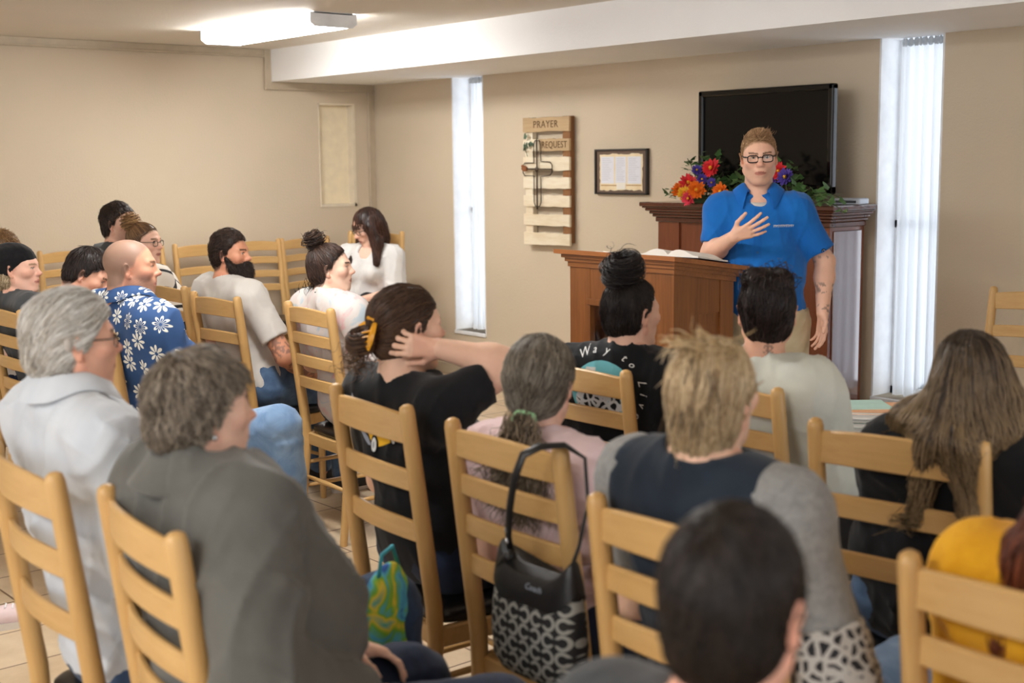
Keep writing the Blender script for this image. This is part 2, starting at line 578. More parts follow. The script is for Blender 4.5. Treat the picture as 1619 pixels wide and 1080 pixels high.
CH = dict(
    white=(3, -2.76, .95, -2, 'beech chair with three slats under the white-haired man at the near left'),
    jacket=(4, -2.19, .955, -7, 'beech four-slat chair directly behind the grey jacket'),
    black=(3, -2.87, 1.914, -6, 'beech three-slat chair behind the black tee with the yellow car print'),
    pink=(4, -2.25, 1.863, -2, 'beech four-slat chair with the patterned handbag hanging on it'),
    blond=(4, -1.5, 1.63, 0, 'beech four-slat chair behind the blonde woman, partly hidden by the dark-haired boy'),
    longh=(3, -1.66, 2.53, 9, 'beech three-slat chair with long brown hair falling over its top slat'),
    yellow=(4, -.91, 1.74, 0, 'beech chair in front of the mustard yellow sweater at the right edge'),
    bun=(4, -2.87, 2.68, 0, 'beech four-slat chair behind the black tee lettered Way to Live'),
    whitetee=(4, -2.38, 2.77, -2, 'beech chair behind the cream tee of the woman facing the preacher'),
    manbun=(4, -4.91, 2.97, -4, 'beech four-slat chair behind the youth with the topknot'),
    beard=(3, -5.655, 2.905, 3, 'beech three-slat chair behind the bearded man in white tee'),
    plaid=(4, -6.33, 2.98, 0, 'beech four-slat chair in front of the black and white plaid top'),
    bald=(3, -4.83, 1.95, 0, 'beech chair mostly hidden by the blue flowered shirt'),
    beanie=(4, -5.85, 1.98, 0, 'beech four-slat chair behind the woman in the black beanie'),
    bowed=(4, -5.36, 1.97, 0, 'beech chair of the young man with bowed head'),
    backman=(4, -7.04, 2.9, 0, 'beech chair of the dark-haired man seated farthest back at left'),
    curly=(4, -6.75, 2.1, 0, 'beech chair of the curly-haired person beyond the black beanie'),
    boy=(4, -.98, .78, 0, 'beech chair of the dark-haired boy at the bottom of the photo'),
    seated=(4, -8.34, 5.67, -150, 'beech chair in the far corner under the woman in the white blouse', 1.088),
    right=(3, -3.02, 5.69, 180, 'empty beech chair at the right edge facing the rows, back to the tan wall'),
    w1=(4, -8.95, 3.5, -90, 'empty beech chair on the left wall behind the bowed young man', 1.035),
    w2=(4, -8.95, 3.98, -90, 'empty beech chair on the left wall behind the topknot woman in glasses', 1.035),
    w3=(3, -8.95, 4.5, -90, 'empty beech three-slat chair on the left wall beside the bearded man', 1.035),
    w4=(4, -8.95, 4.955, -90, 'empty beech four-slat chair on the left wall just right of the dark beard', 1.035),
    w5=(4, -8.95, 5.40, -90, 'beech four-slat chair on the left wall holding the black and white bag', 1.035),
)
for k, c in CH.items():
    chair(*c)

# ------------------------------------------------------------------ lectern
M_OAK = wood('oak_stain', (148, 92, 48), (102, 60, 28), 2, .35, 10, .06, .25)
M_OAKX = wood('oak_stain_cross', (156, 98, 52), (110, 65, 31), 0, .35, 10, .06, .25)
M_OAKT = wood('oak_top', (176, 112, 62), (134, 78, 38), 0, .3, 10, .06, .3)
LX0, LX1, LY0, LY1 = -4.50, -3.84, 4.15, 4.545
lec = thing('lectern', 'stained oak lectern with sloped top and open front cupboard beside the preacher', 'lectern', (0, 0, 0))
def zt(y):
    return np.interp(y, [4.10, 4.59], [1.25, 1.18])
b_ = MB()
b_.loft([[(LX0 - .06, 4.10, zt(4.10)), (LX0 - .06, 4.595, zt(4.595)), (LX0 - .06, 4.595, zt(4.595) - .02), (LX0 - .06, 4.10, zt(4.10) - .02)],
         [(LX1 + .05, 4.10, zt(4.10)), (LX1 + .05, 4.595, zt(4.595)), (LX1 + .05, 4.595, zt(4.595) - .02), (LX1 + .05, 4.10, zt(4.10) - .02)]])
b_.build('top_board', M_OAKT, lec)
b_ = MB()
for ins, dz0, dz1 in ((-.03, .02, .036), (-.018, .036, .052), (-.008, .052, .075)):
    y0, y1 = LY0 + ins, LY1 - ins
    b_.loft([[(LX0 + ins, y0, zt(y0) - dz0), (LX0 + ins, y1, zt(y1) - dz0), (LX0 + ins, y1, zt(y1) - dz1), (LX0 + ins, y0, zt(y0) - dz1)],
             [(LX1 - ins, y0, zt(y0) - dz0), (LX1 - ins, y1, zt(y1) - dz0), (LX1 - ins, y1, zt(y1) - dz1), (LX1 - ins, y0, zt(y0) - dz1)]])
b_.build('moulding', M_OAKX, lec)
zf = zt(LY0) - .07
w_ = .135
f_ = MB()
f_.box((LX0, LY0, .02), (LX0 + w_, LY0 + .03, zf)).box((LX1 - w_, LY0, .02), (LX1, LY0 + .03, zf))
f_.box((LX0 + w_, LY0 + .002, .9 + .12), (LX1 - w_, LY0 + .028, zf)).box((LX0 + w_, LY0 + .002, .02), (LX1 - w_, LY0 + .028, .14))
f_.box((LX0 + w_ - .02, LY0 - .008, .995), (LX1 - w_ + .02, LY0 + .02, 1.025), .004)
f_.build('front_frame', M_OAK, lec)
MB().box((LX0 + w_, LY0 + .012, .14), (LX1 - w_, LY0 + .018, 1.0)).build('glass_door', M_GLASS, lec)
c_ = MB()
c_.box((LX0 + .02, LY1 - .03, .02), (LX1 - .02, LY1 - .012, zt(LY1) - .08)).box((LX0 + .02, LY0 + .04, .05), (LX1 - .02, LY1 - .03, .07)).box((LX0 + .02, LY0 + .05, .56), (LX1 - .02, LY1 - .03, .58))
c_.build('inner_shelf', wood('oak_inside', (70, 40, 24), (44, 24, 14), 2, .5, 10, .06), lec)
for s, x in ((-1, LX0), (1, LX1)):
    p_ = MB()
    def col(y0, y1, z0, t0, t1):
        p_.loft([[(x - s * t0, y0, z0), (x - s * t0, y1, z0), (x - s * t0, y1, zt(y1) - .07), (x - s * t0, y0, zt(y0) - .07)],
                 [(x - s * t1, y0, z0), (x - s * t1, y1, z0), (x - s * t1, y1, zt(y1) - .07), (x - s * t1, y0, zt(y0) - .07)]])
    col(LY0 + .03, LY0 + .125, .02, 0, .025)
    col(LY1 - .09, LY1, .02, 0, .025)
    col(LY0 + .12, LY1 - .085, .98, .004, .022)
    p_.box((x - s * .022, LY0 + .12, .02), (x - s * .004, LY1 - .085, .16))
    p_.build('side_frame', M_OAK, lec)
    MB().box((x - s * .02, LY0 + .12, .15), (x - s * .012, LY1 - .085, .985)).build('side_panel', M_OAK, lec)
MB().box((LX0 - .015, LY0 - .015, 0), (LX1 + .015, LY1 + .01, .08), .006).build('plinth', M_OAKX, lec)
# things inside the cupboard
t_ = thing('water_bottle', 'pale green bottle standing in the lectern cupboard', 'bottle', (LX0 + .19, LY0 + .09, .58))
MB().lathe([(.0, 0), (.032, .002), (.034, .02), (.034, .16), (.028, .19), (.013, .215), (.013, .24), (0, .24)], 16).build('bottle_body', plain('pale_green_plastic', (150, 186, 176), .3), t_, True)
MB().lathe([(0, .24), (.0145, .24), (.0145, .262), (0, .262)], 14).build('bottle_cap', M_WHITE, t_, True, 40)
M_PAPER = plain('paper', (238, 234, 224), .8, 0, .2, .03)
t_ = thing('songbook', 'upright pale songbook in the lectern cupboard beside the green bottle', 'book', (LX0 + .26, LY0 + .1, .58))
MB().box((-.012, -.08, 0), (.012, .08, .25), .002).build('pages', M_PAPER, t_)
MB().box((-.016, -.085, 0), (-.012, .085, .256)).box((.012, -.085, 0), (.016, .085, .256)).box((-.016, -.09, 0), (.016, -.084, .256)).build('cover', plain('mauve_cover', (128, 96, 110), .6), t_)
t_ = thing('storage_tin', 'dark tin on the lower shelf inside the lectern', 'tin', (LX0 + .22, LY0 + .12, .07))
MB().lathe([(0, 0), (.06, 0), (.06, .16), (.055, .165), (0, .165)], 20).build('tin_body', plain('dark_tin', (60, 46, 62), .4), t_, True, 40)
MB().lathe([(0, .165), (.063, .165), (.063, .185), (0, .187)], 20).build('tin_lid', plain('dark_tin_lid', (90, 84, 96), .35), t_, True, 40)
# open book on the sloped top
bk = thing('open_bible', 'large open book with white pages lying on the lectern top', 'book', (-3.98, 4.36, zt(4.36) + .001), 0)
bk.rotation_euler = (math.atan2(-.07, .5), 0, math.radians(8))
for s in (-1, 1):
    rings = []
    for k in range(9):
        u = k / 8
        zz = .012 + .03 * math.sin(min(1, u * 1.25) * math.pi) ** .7 * (1 - .45 * u)
        rings.append([(s * u * .16, -.12, .004), (s * u * .16, .12, .004), (s * u * .16, .12, zz), (s * u * .16, -.12, zz)])
    MB().loft(rings).build('page_block', M_PAPER, bk, True, 40)
MB().box((-.17, -.128, 0), (.17, .128, .004), .001).build('cover', plain('dark_leather', (50, 34, 30), .5), bk)
t_ = thing('loose_notes', 'loose white note sheets beside the open book on the lectern', 'paper', (-4.3, 4.36, zt(4.36) + .001))
t_.rotation_euler = (math.atan2(-.07, .5), 0, math.radians(-6))
MB().box((-.1, -.14, 0), (.1, .14, .006)).box((-.07, -.12, .006), (.13, .15, .009)).build('sheets', M_PAPER, t_)

# ------------------------------------------------------------------ mantel
M_MAH = wood('mahogany', (134, 72, 42), (98, 50, 27), 2, .28, 7, .06, .5)
M_MAHX = wood('mahogany_top', (104, 54, 34), (70, 34, 20), 0, .22, 7, .06, .6)
MX0, MX1, MY0, MY1, MZ = -5.535, -4.27, 5.84, 6.15, 1.405
man = thing('fireplace_mantel', 'tall dark brown wooden mantel cabinet behind the preacher under the television', 'mantel', (0, 0, 0))
b_ = MB()
prof = [(0, 0, 0), (.08, 0, .03), (.078, .03, .036), (.062, .036, .06), (.045, .06, .085), (.028, .085, .1), (.016, .1, .125)]
for ins, d0, d1 in ((.085, 0, .026), (.074, .026, .036), (.06, .036, .054), (.042, .054, .072), (.028, .072, .09), (.014, .09, .12)):
    b_.box((MX0 - ins, MY0 - ins, MZ - d1), (MX1 + ins, MY1, MZ - d0), .005)
b_.build('cornice', M_MAHX, man)
b_ = MB()
pw = .17
b_.box((MX0, MY0, 0), (MX0 + pw, MY1, MZ - .12))
b_.build('pilaster', M_MAH, man)
MB().box((MX1 - pw, MY0, 0), (MX1, MY1, MZ - .12)).build('pilaster', M_MAH, man)
fz = MB()
arc = []
n = 24
xa, xb = MX0 + pw, MX1 - pw
for k in range(n + 1):
    u = k / n
    arc.append((xa + (xb - xa) * u, 1.0 + .10 * math.sin(math.pi * u)))
fz.prism([(xa, MZ - .12)] + arc + [(xb, MZ - .12)], MY0 + .012, MY0 + .05)
fz.build('arched_frieze', M_MAH, man)
MB().tube([(p[0], MY0 + .01, p[1]) for p in arc], .012, 8).build('arch_bead', plain('dark_groove_wood', (52, 26, 15), .35), man, True)
MB().box((xa, MY0 + .06, .1), (xb, MY0 + .09, 1.12)).build('lower_panel', wood('mahogany_panel', (126, 66, 38), (94, 46, 25), 2, .28, 7, .06, .5), man)
MB().box((MX0 - .02, MY0 - .03, 0), (MX1 + .02, MY1, .1), .008).build('plinth', M_MAHX, man)
M_GLOSSP = wood('mahogany_gloss', (112, 62, 50), (94, 50, 40), 2, .14, 3, .1, 1.0)
M_GLOSSP.node_tree.nodes['Principled BSDF'].inputs['Coat IOR'].default_value = 2.2
M_GLOSSP.node_tree.nodes['Principled BSDF'].inputs['Coat Roughness'].default_value = .12
MB().box((MX1 - .001, MY0 + .03, .12), (MX1 + .008, MY1 - .03, MZ - .14), .003).build('side_panel', M_GLOSSP, man)
t_ = thing('media_box', 'small silver media box on the right end of the mantel', 'box', (-4.27, 6.02, MZ), 10)
MB().box((-.08, -.06, 0), (.08, .06, .035), .006).build('casing', plain('silver_plastic', (182, 188, 198), .35, .3), t_)
MB().box((-.06, -.0615, .01), (.06, -.06, .024)).build('display_window', plain('dark_plastic', (40, 42, 48), .3), t_)

# ------------------------------------------------------------------ television
tv = thing('television', 'large black flat television standing on the mantel behind the preacher', 'television', (-4.835, 5.98, MZ), 0)
M_BLK = plain('glossy_black_plastic', (10, 10, 11), .08, 0, .5, 0)
M_SCR = plain('tv_screen', (12, 11, 11), .14, 0, .28, 0)
TW, Z0, Z1 = .485, .055, .655
g_ = MB()
bz = .036
g_.box((-TW, -.028, Z0), (-TW + bz, .02, Z1), .009, None, 2).box((TW - bz, -.028, Z0), (TW, .02, Z1), .009, None, 2).box((-TW, -.028, Z1 - bz), (TW, .02, Z1), .009, None, 2).box((-TW, -.028, Z0), (TW, .02, Z0 + .05), .009, None, 2)
g_.build('bezel', M_BLK, tv)
MB().box((-TW + .03, -.012, Z0 + .03), (TW - .03, .01, Z1 - .03)).build('screen', M_SCR, tv)
MB().box((-TW + .02, .005, Z0 + .02), (TW - .02, .06, Z1 - .02), .02).build('back_shell', plain('black_plastic', (22, 22, 23), .5), tv)
MB().box((-.05, 0, .01), (.05, .04, Z0 + .05), .005).build('stand_neck', M_BLK, tv)
MB().box((-.26, -.11, 0), (.26, .11, .014), .006).build('stand_base', M_BLK, tv)

# ------------------------------------------------------------------ flowers on the mantel
M_LEAF = plain('ivy_leaf', (80, 116, 64), .5, 0, .4, .35, 9)
M_LEAF2 = plain('pale_leaf', (112, 140, 84), .5, 0, .4, .3, 9)
M_STEM = plain('plant_stem', (70, 84, 46), .6)
M_PET = {'red': plain('red_petals', (222, 52, 58), .6, 0, .3, .2, 60), 'orange': plain('orange_petals', (240, 118, 30), .6, 0, .3, .2, 60), 'yellow': plain('yellow_petals', (246, 186, 52), .6, 0, .3, .2, 60),
         'purple': plain('purple_petals', (88, 70, 160), .6, 0, .3, .2, 60), 'pink': plain('pink_petals', (230, 70, 92), .6, 0, .3, .2, 60)}
rnd = random.Random(11)
def rot_to(d):
    return Vector((0, 0, 1)).rotation_difference(Vector(d).normalized()).to_matrix()
def flower_mesh(r, seed):
    q = random.Random(seed)
    vs, fs = [], []
    for layer, (n, rr, tilt) in enumerate(((16, 1.0, .15), (14, .85, .5), (11, .62, .85), (7, .4, 1.15))):
        for k in range(n):
            a = 2 * math.pi * (k + .5 * layer) / n + q.uniform(-.12, .12)
            ti = tilt + q.uniform(-.12, .12)
            L = r * rr * q.uniform(.88, 1.1)
            w = r * .17
            base = len(vs)
            for t, ww in ((.08, .35), (.45, 1), (.8, .85), (1, .15)):
                d = L * t
                up = math.sin(ti) * d + .12 * r * t * t
                out = math.cos(ti) * d
                for sgn, lift in ((-1, .25), (0, 0), (1, .25)):
                    px = out * math.cos(a) - sgn * w * ww * math.sin(a)
                    py = out * math.sin(a) + sgn * w * ww * math.cos(a)
                    vs.append((px, py, up + lift * w * ww + .05 * r))
            for j in range(3):
                for e in range(2):
                    i0 = base + j * 3 + e
                    fs.append((i0, i0 + 1, i0 + 4, i0 + 3))
    return vs, fs
def leaf_verts(L, W, q):
    pts = [(0, 0), (.5 * W, .18 * L), (.95 * W, .3 * L), (.55 * W, .52 * L), (.45 * W, .75 * L), (0, L), (-.45 * W, .75 * L), (-.55 * W, .52 * L), (-.95 * W, .3 * L), (-.5 * W, .18 * L)]
    return [Vector((x, y, .12 * L * math.sin(3 * y / L) - .25 * abs(x))) for x, y in pts]
def leaves_obj(name, mat, parent, spots, seed):
    q = random.Random(seed)
    vs, fs = [], []
    for (p, d, L) in spots:
        R = (Matrix.Rotation(q.uniform(0, 6.28), 3, 'Z') @ Matrix.Rotation(q.uniform(-.7, .9), 3, 'X'))
        R = rot_to(d) @ R if d is not None else R
        lv = leaf_verts(L, L * .42, q)
        b0 = len(vs)
        vs += [Vector(p) + R @ v for v in lv] + [Vector(p) + R @ (Vector((0, .45 * L, .06 * L)))]
        c = b0 + len(lv)
        for k in range(len(lv)):
            fs.append((b0 + k, b0 + (k + 1) % len(lv), c))
    return new_obj(name, vs, fs, mat, parent)
def arrangement(cx, cy, label, blooms, sprigs, seed):
    q = random.Random(seed)
    root = thing('flower_arrangement', label, 'flowers', (cx, cy, MZ), 0)
    MB().lathe([(0, 0), (.09, 0), (.1, .03), (.085, .045), (0, .045)], 16).build('foam_base', plain('moss_base', (58, 74, 44), .9), root, True)
    for (x, y, z, r, colr) in blooms:
        vs, fs = flower_mesh(r, q.random())
        d = Vector((.35 + q.uniform(-.25, .25), -.8, .25 + q.uniform(-.2, .3)))
        R = rot_to(d)
        vs = [R @ Vector(v) + Vector((x, y, z)) for v in vs]
        fo = new_obj('bloom', vs, fs, M_PET[colr], root)
        MB().sphere(Vector((x, y, z)) + R @ Vector((0, 0, r * .3)), r * .22, 8).build('bloom_centre', M_PET['yellow'] if colr != 'yellow' else M_PET['orange'], fo, True)
        MB().tube([(x * .3, y * .3, .03), (x * .7, y * .8, z * .6), (x, y, z)], .003, 5).build('stem', M_STEM, fo, True)
    sp1, sp2 = [], []
    st = MB()
    for (x, y, z, n, L) in sprigs:
        p0 = Vector((x * .25, y * .25 + .02, .04))
        p2 = Vector((x, y, z))
        p1 = (p0 + p2) / 2 + Vector((0, 0, .05))
        pts = [p0 * (1 - t) ** 2 + 2 * t * (1 - t) * p1 + p2 * t * t for t in [i / 8 for i in range(9)]]
        st.tube(pts, .0025, 5)
        for k in range(n):
            t = .25 + .75 * k / n
            p = p0 * (1 - t) ** 2 + 2 * t * (1 - t) * p1 + p2 * t * t + Vector([q.uniform(-.022, .022) for _ in range(3)])
            (sp1 if q.random() < .62 else sp2).append((p, None, L * q.uniform(.9, 1.4)))
    st.build('vines', M_STEM, root, True)
    a = leaves_obj('leaves', M_LEAF, root, sp1, seed)
    leaves_obj('pale_leaves', M_LEAF2, root, sp2, seed + 1)
    return root
arrangement(-5.17, 5.83, 'bright silk flower arrangement on the mantel left of the preacher',
            [(-.09, -.09, .07, .055, 'orange'), (-.02, -.1, .115, .055, 'red'), (-.01, -.14, .055, .05, 'yellow'), (.07, -.13, .08, .058, 'orange'), (.12, -.06, .2, .058, 'red'), (.25, -.12, .07, .055, 'orange'),
             (.0, -.05, .19, .034, 'purple'), (.05, -.06, .14, .034, 'purple'), (.03, -.15, .03, .045, 'pink'), (.16, -.1, .12, .03, 'purple')],
            [(-.3, 0, .04, 16, .045), (-.22, -.05, .03, 12, .04), (-.14, .02, .26, 18, .05), (-.05, .05, .29, 14, .05), (.1, .04, .27, 14, .05), (.38, 0, .26, 12, .05), (.3, .05, .14, 16, .06), (.2, -.05, .12, 14, .055), (.48, -.05, .12, 12, .05), (-.02, -.02, .2, 16, .05)], 5)
arrangement(-4.52, 5.82, 'purple and red silk flowers with trailing ivy on the right half of the mantel',
            [(-.02, -.08, .185, .05, 'red'), (.045, -.1, .15, .052, 'purple'), (-.09, -.06, .13, .045, 'purple')],
            [(-.12, .02, .26, 16, .05), (-.02, .02, .22, 14, .05), (.06, -.03, .16, 14, .05), (.14, -.1, .1, 14, .05), (.3, -.1, .02, 18, .05), (.42, -.14, .05, 14, .05), (.5, -.19, -.03, 10, .045), (.2, -.13, .02, 14, .05), (-.26, 0, .2, 12, .05)], 9)

# ------------------------------------------------------------------ pallet sign, cross, picture
M_PAL = wood('whitewashed_pine', (236, 226, 203), (212, 190, 152), 0, .7, 5, .15, 0, .12, (.25, .6))
M_PALT = wood('bare_pallet_plank', (196, 170, 132), (172, 143, 105), 0, .7, 8, .1, 0, .12)
M_PALB = wood('pallet_side', (150, 104, 62), (110, 70, 38), 2, .7, 8, .1)
M_INK = plain('burnt_lettering', (98, 76, 54), .8, 0, .1, 0)
PX0, PX1, PZ0, PZ1 = -7.13, -6.645, 1.072, 1.965
pal = thing('pallet_sign', 'whitewashed wooden pallet sign reading Prayer Request on the tan wall', 'sign', ((PX0 + PX1) / 2, YW, PZ0), 0)
hw = (PX1 - PX0) / 2
for s in (-1, 1):
    MB().box((s * (hw - .045) - .04, -.05, 0.02), (s * (hw - .045) + .04, -.008, PZ1 - PZ0), .003).build('rail', M_PALB if s > 0 else M_PAL, pal)
planks = [(.79, .89, 1), (.655, .74, 2), (.52, .615, 0), (.395, .475, 0), (.27, .35, 0), (.135, .215, 0), (.0, .085, 0)]
rq = random.Random(2)
def pjit(a, b, n=10, amp=.004):
    return [(a + (b - a) * i / n) for i in range(n + 1)]
for z0, z1, kind in planks:
    def plank(x0, x1, mat, y=-.065):
        n = 9
        top = [(x0 + (x1 - x0) * i / n, z1 + rq.uniform(-.004, .003)) for i in range(n + 1)]
        bot = [(x0 + (x1 - x0) * i / n, z0 + rq.uniform(-.003, .004)) for i in range(n + 1)]
        return MB().prism(bot + top[::-1], y, y + .017).build('plank', mat, pal)
    if kind == 2:
        plank(-hw, -hw + .17, M_PAL)
        pl = plank(-hw + .172, hw, M_PALT)
        vs, fs = text_mesh('REQUEST', .066, .0006, 0, 1.05)
        new_obj('lettering', [(x * .92 + .09, -.0662 - zz, y + (z0 + z1) / 2) for x, y, zz in vs], fs, M_INK, pl)
    else:
        pl = plank(-hw, hw, M_PALT if kind == 1 else M_PAL)
        if kind == 1:
            vs, fs = text_mesh('PRAYER', .07, .0006, 0, 1.1)
            new_obj('lettering', [(x - .0, -.0662 - zz, y + (z0 + z1) / 2) for x, y, zz in vs], fs, M_INK, pl)
M_IRON = plain('rusty_wire', (74, 60, 48), .6, .4)
cr = thing('wire_cross', 'dark rusty wire cross hanging on the pallet sign', 'cross', ((PX0 + PX1) / 2 - .075, YW - .078, PZ0 + .53), 0)
a, bw, zt_, zb_ = .037, .155, .2, -.26
pts = [(-a, 0, zb_ + .03), (-a, 0, -.045), (-bw + .02, 0, -.045), (-bw, 0, -.025), (-bw, 0, .025), (-bw + .02, 0, .045), (-a, 0, .045), (-a, 0, zt_ - .03), (-a + .015, 0, zt_), (a - .015, 0, zt_), (a, 0, zt_ - .03), (a, 0, .055), (bw - .02, 0, .05), (bw, 0, .03), (bw, 0, -.02), (bw - .02, 0, -.04), (a, 0, -.05), (a, 0, zb_ + .03), (a - .015, 0, zb_), (-a + .015, 0, zb_)]
MB().tube(pts, .0038, 6, closed=True).build('outline_wire', M_IRON, cr, True)
MB().tube([(0, -.004, zb_ - .02), (0, -.004, zt_ + .01)], .0055, 7).build('upright', M_IRON, cr, True)
MB().tube([(-bw - .01, -.004, .004), (bw, -.004, .0)], .0055, 7).build('crossbar', M_IRON, cr, True)
MB().sphere((0, -.006, 0), .018, 10, (1, .6, 1)).build('knot', M_IRON, cr, True)
t_ = thing('ivy_sprig', 'small green ivy sprig pinned to the top left of the pallet sign', 'plant', (PX0 + .045, YW - .068, PZ0 + .62))
MB().tube([(0.01, -.004, 0), (.0, -.012, .05), (-.005, -.016, .1)], .0028, 5).build('stem', M_STEM, t_, True)
leaves_obj('leaves', plain('grey_green_leaf', (84, 106, 84), .6, 0, .3, .2, 20), t_, [((-.01 + i * .011, -.02, .06 + .03 * ((i * 7) % 3)), (.1 * i - .2, -1, .2), .055) for i in range(5)], 4)
t_ = thing('rusty_bird_ornament', 'small rusty bird ornament at the left arm of the wire cross', 'ornament', (PX0 + .035, YW - .082, PZ0 + .535))
MB().sphere((0, 0, 0), .02, 12, (1.5, .8, 1)).build('bird_body', plain('rust', (142, 84, 44), .7), t_, True)
MB().sphere((-.022, 0, .018), .011, 10).build('bird_head', plain('rust', (142, 84, 44), .7), t_, True)

m, nt, b = new_mat('scroll_print')
v = coords(nt)
vt = noise(nt, v, 9, 4)
nt.links.new(ramp(nt, vt, [(.3, lin((226, 203, 160))), (.6, lin((240, 224, 190)))]), b.inputs['Base Color'])
M_SCROLL = m
pic = thing('framed_picture', 'dark framed scroll print on the wall between pallet sign and mantel', 'picture', (-6.19, YW, 1.583), 0)
fw_, fh_ = .245, .15
p_ = MB()
for lo, hi in (((-fw_, -.03, -fh_), (-fw_ + .014, 0, fh_)), ((fw_ - .014, -.03, -fh_), (fw_, 0, fh_)), ((-fw_, -.03, fh_ - .012), (fw_, 0, fh_)), ((-fw_, -.03, -fh_), (fw_, 0, -fh_ + .012))):
    p_.box(lo, hi, .002)
p_.build('frame', plain('black_frame', (40, 33, 30), .4), pic)
MB().box((-fw_ + .012, -.018, -fh_ + .01), (fw_ - .012, -.004, fh_ - .01)).build('mat_board', plain('brown_mat', (112, 92, 78), .8), pic)
q = random.Random(4)
top = [(-.2 + .4 * i / 20, .118 + q.uniform(-.006, .004)) for i in range(21)]
rt = [(.2 + q.uniform(-.006, .004), .1 - .2 * i / 10) for i in range(10)]
bo = [(.2 - .4 * i / 20, -.122 + q.uniform(-.006, .006)) for i in range(21)]
lf = [(-.2 + q.uniform(-.004, .006), -.1 + .2 * i / 10) for i in range(10)]
MB().prism(top + rt + bo + lf, -.0205, -.018).build('scroll_paper', M_SCROLL, pic)
g_ = MB()
for cx_, w_ in ((-.125, .062), (0, .05), (.125, .062)):
    g_.box((cx_ - w_, -.0215, -.078), (cx_ + w_, -.0205, .1))
sh = g_.build('text_sheet', plain('blue_white_sheet', (226, 228, 236), .8, 0, .1, .02), pic)
g_ = MB()
for cx_, w_ in ((-.125, .052), (0, .04), (.125, .052)):
    for k in range(13):
        zz = .086 - k * .0118
        g_.box((cx_ - w_, -.0219, zz), (cx_ + w_ * q.uniform(.2, .95), -.0215, zz + .003))
g_.build('text_lines', plain('faint_text', (198, 200, 208), .8, 0, .1, 0), sh)
MB().box((-.038, -.0228, -.116), (.044, -.0215, -.072)).build('caption_card', M_PAPER, pic)
MB().box((-.19, -.0215, -.094), (-.04, -.0205, -.087)).box((.05, -.0215, -.092), (.19, -.0205, -.085)).build('scroll_fold', plain('scroll_edge', (186, 152, 104), .8), pic)

# ------------------------------------------------------------------ low table with magazines (right of the preacher)
M_DARK = wood('dark_table_wood', (58, 36, 38), (38, 22, 24), 0, .25, 6, .08, .5)
TX, TY = -2.93, 4.42
tb = thing('side_table', 'low dark wooden side table right of the preacher', 'table', (TX, TY, 0), 0)
MB().box((-.34, -.26, .56), (.34, .26, .59), .006).build('table_top', M_DARK, tb)
MB().box((-.3, -.22, .5), (.3, .22, .56)).build('apron', M_DARK, tb)
for sx in (-1, 1):
    for sy in (-1, 1):
        MB().box((sx * .29 - .02, sy * .21 - .02, 0), (sx * .29 + .02, sy * .21 + .02, .5), .004).build('leg', M_DARK, tb)
q = random.Random(6)
zc_ = .59
mags = [((228, 226, 220), 'white-edged booklet at the bottom of the pile on the dark table'), ((190, 200, 190), 'grey-green booklet second from the bottom of the table pile'), ((216, 210, 196), 'cream booklet in the middle of the table pile'), ((226, 228, 230), 'white booklet just under the orange folder'), ((236, 182, 138), 'orange folder on top of the booklet pile')]
for i, (cc, lb) in enumerate(mags):
    h = .018 if i < 4 else .01
    t_ = thing('booklet' if i < 4 else 'paper_folder', lb, 'booklet' if i < 4 else 'folder', (TX - .06 + q.uniform(-.02, .02), TY - .02 + q.uniform(-.015, .015), zc_), 38 + q.uniform(-5, 5), 'booklets on the dark table' if i < 4 else None)
    MB().box((-.16, -.115, .0015), (.157, .112, h - .0015)).build('pages', M_PAPER, t_)
    MB().box((-.162, -.117, 0), (.162, .117, .0015)).box((-.162, -.117, h - .0015), (.162, .117, h)).box((-.164, -.117, 0), (-.16, .117, h)).build('cover', plain('cover_%d' % i, cc, .6, 0, .3, .03), t_)
    zc_ += h
t_ = thing('mint_sheet', 'pale mint paper sheet lying on the orange folder', 'paper', (TX - .13, TY - .04, zc_), 50)
MB().box((-.13, -.1, 0), (.13, .1, .002)).build('sheet', plain('mint_paper', (196, 232, 222), .7), t_)

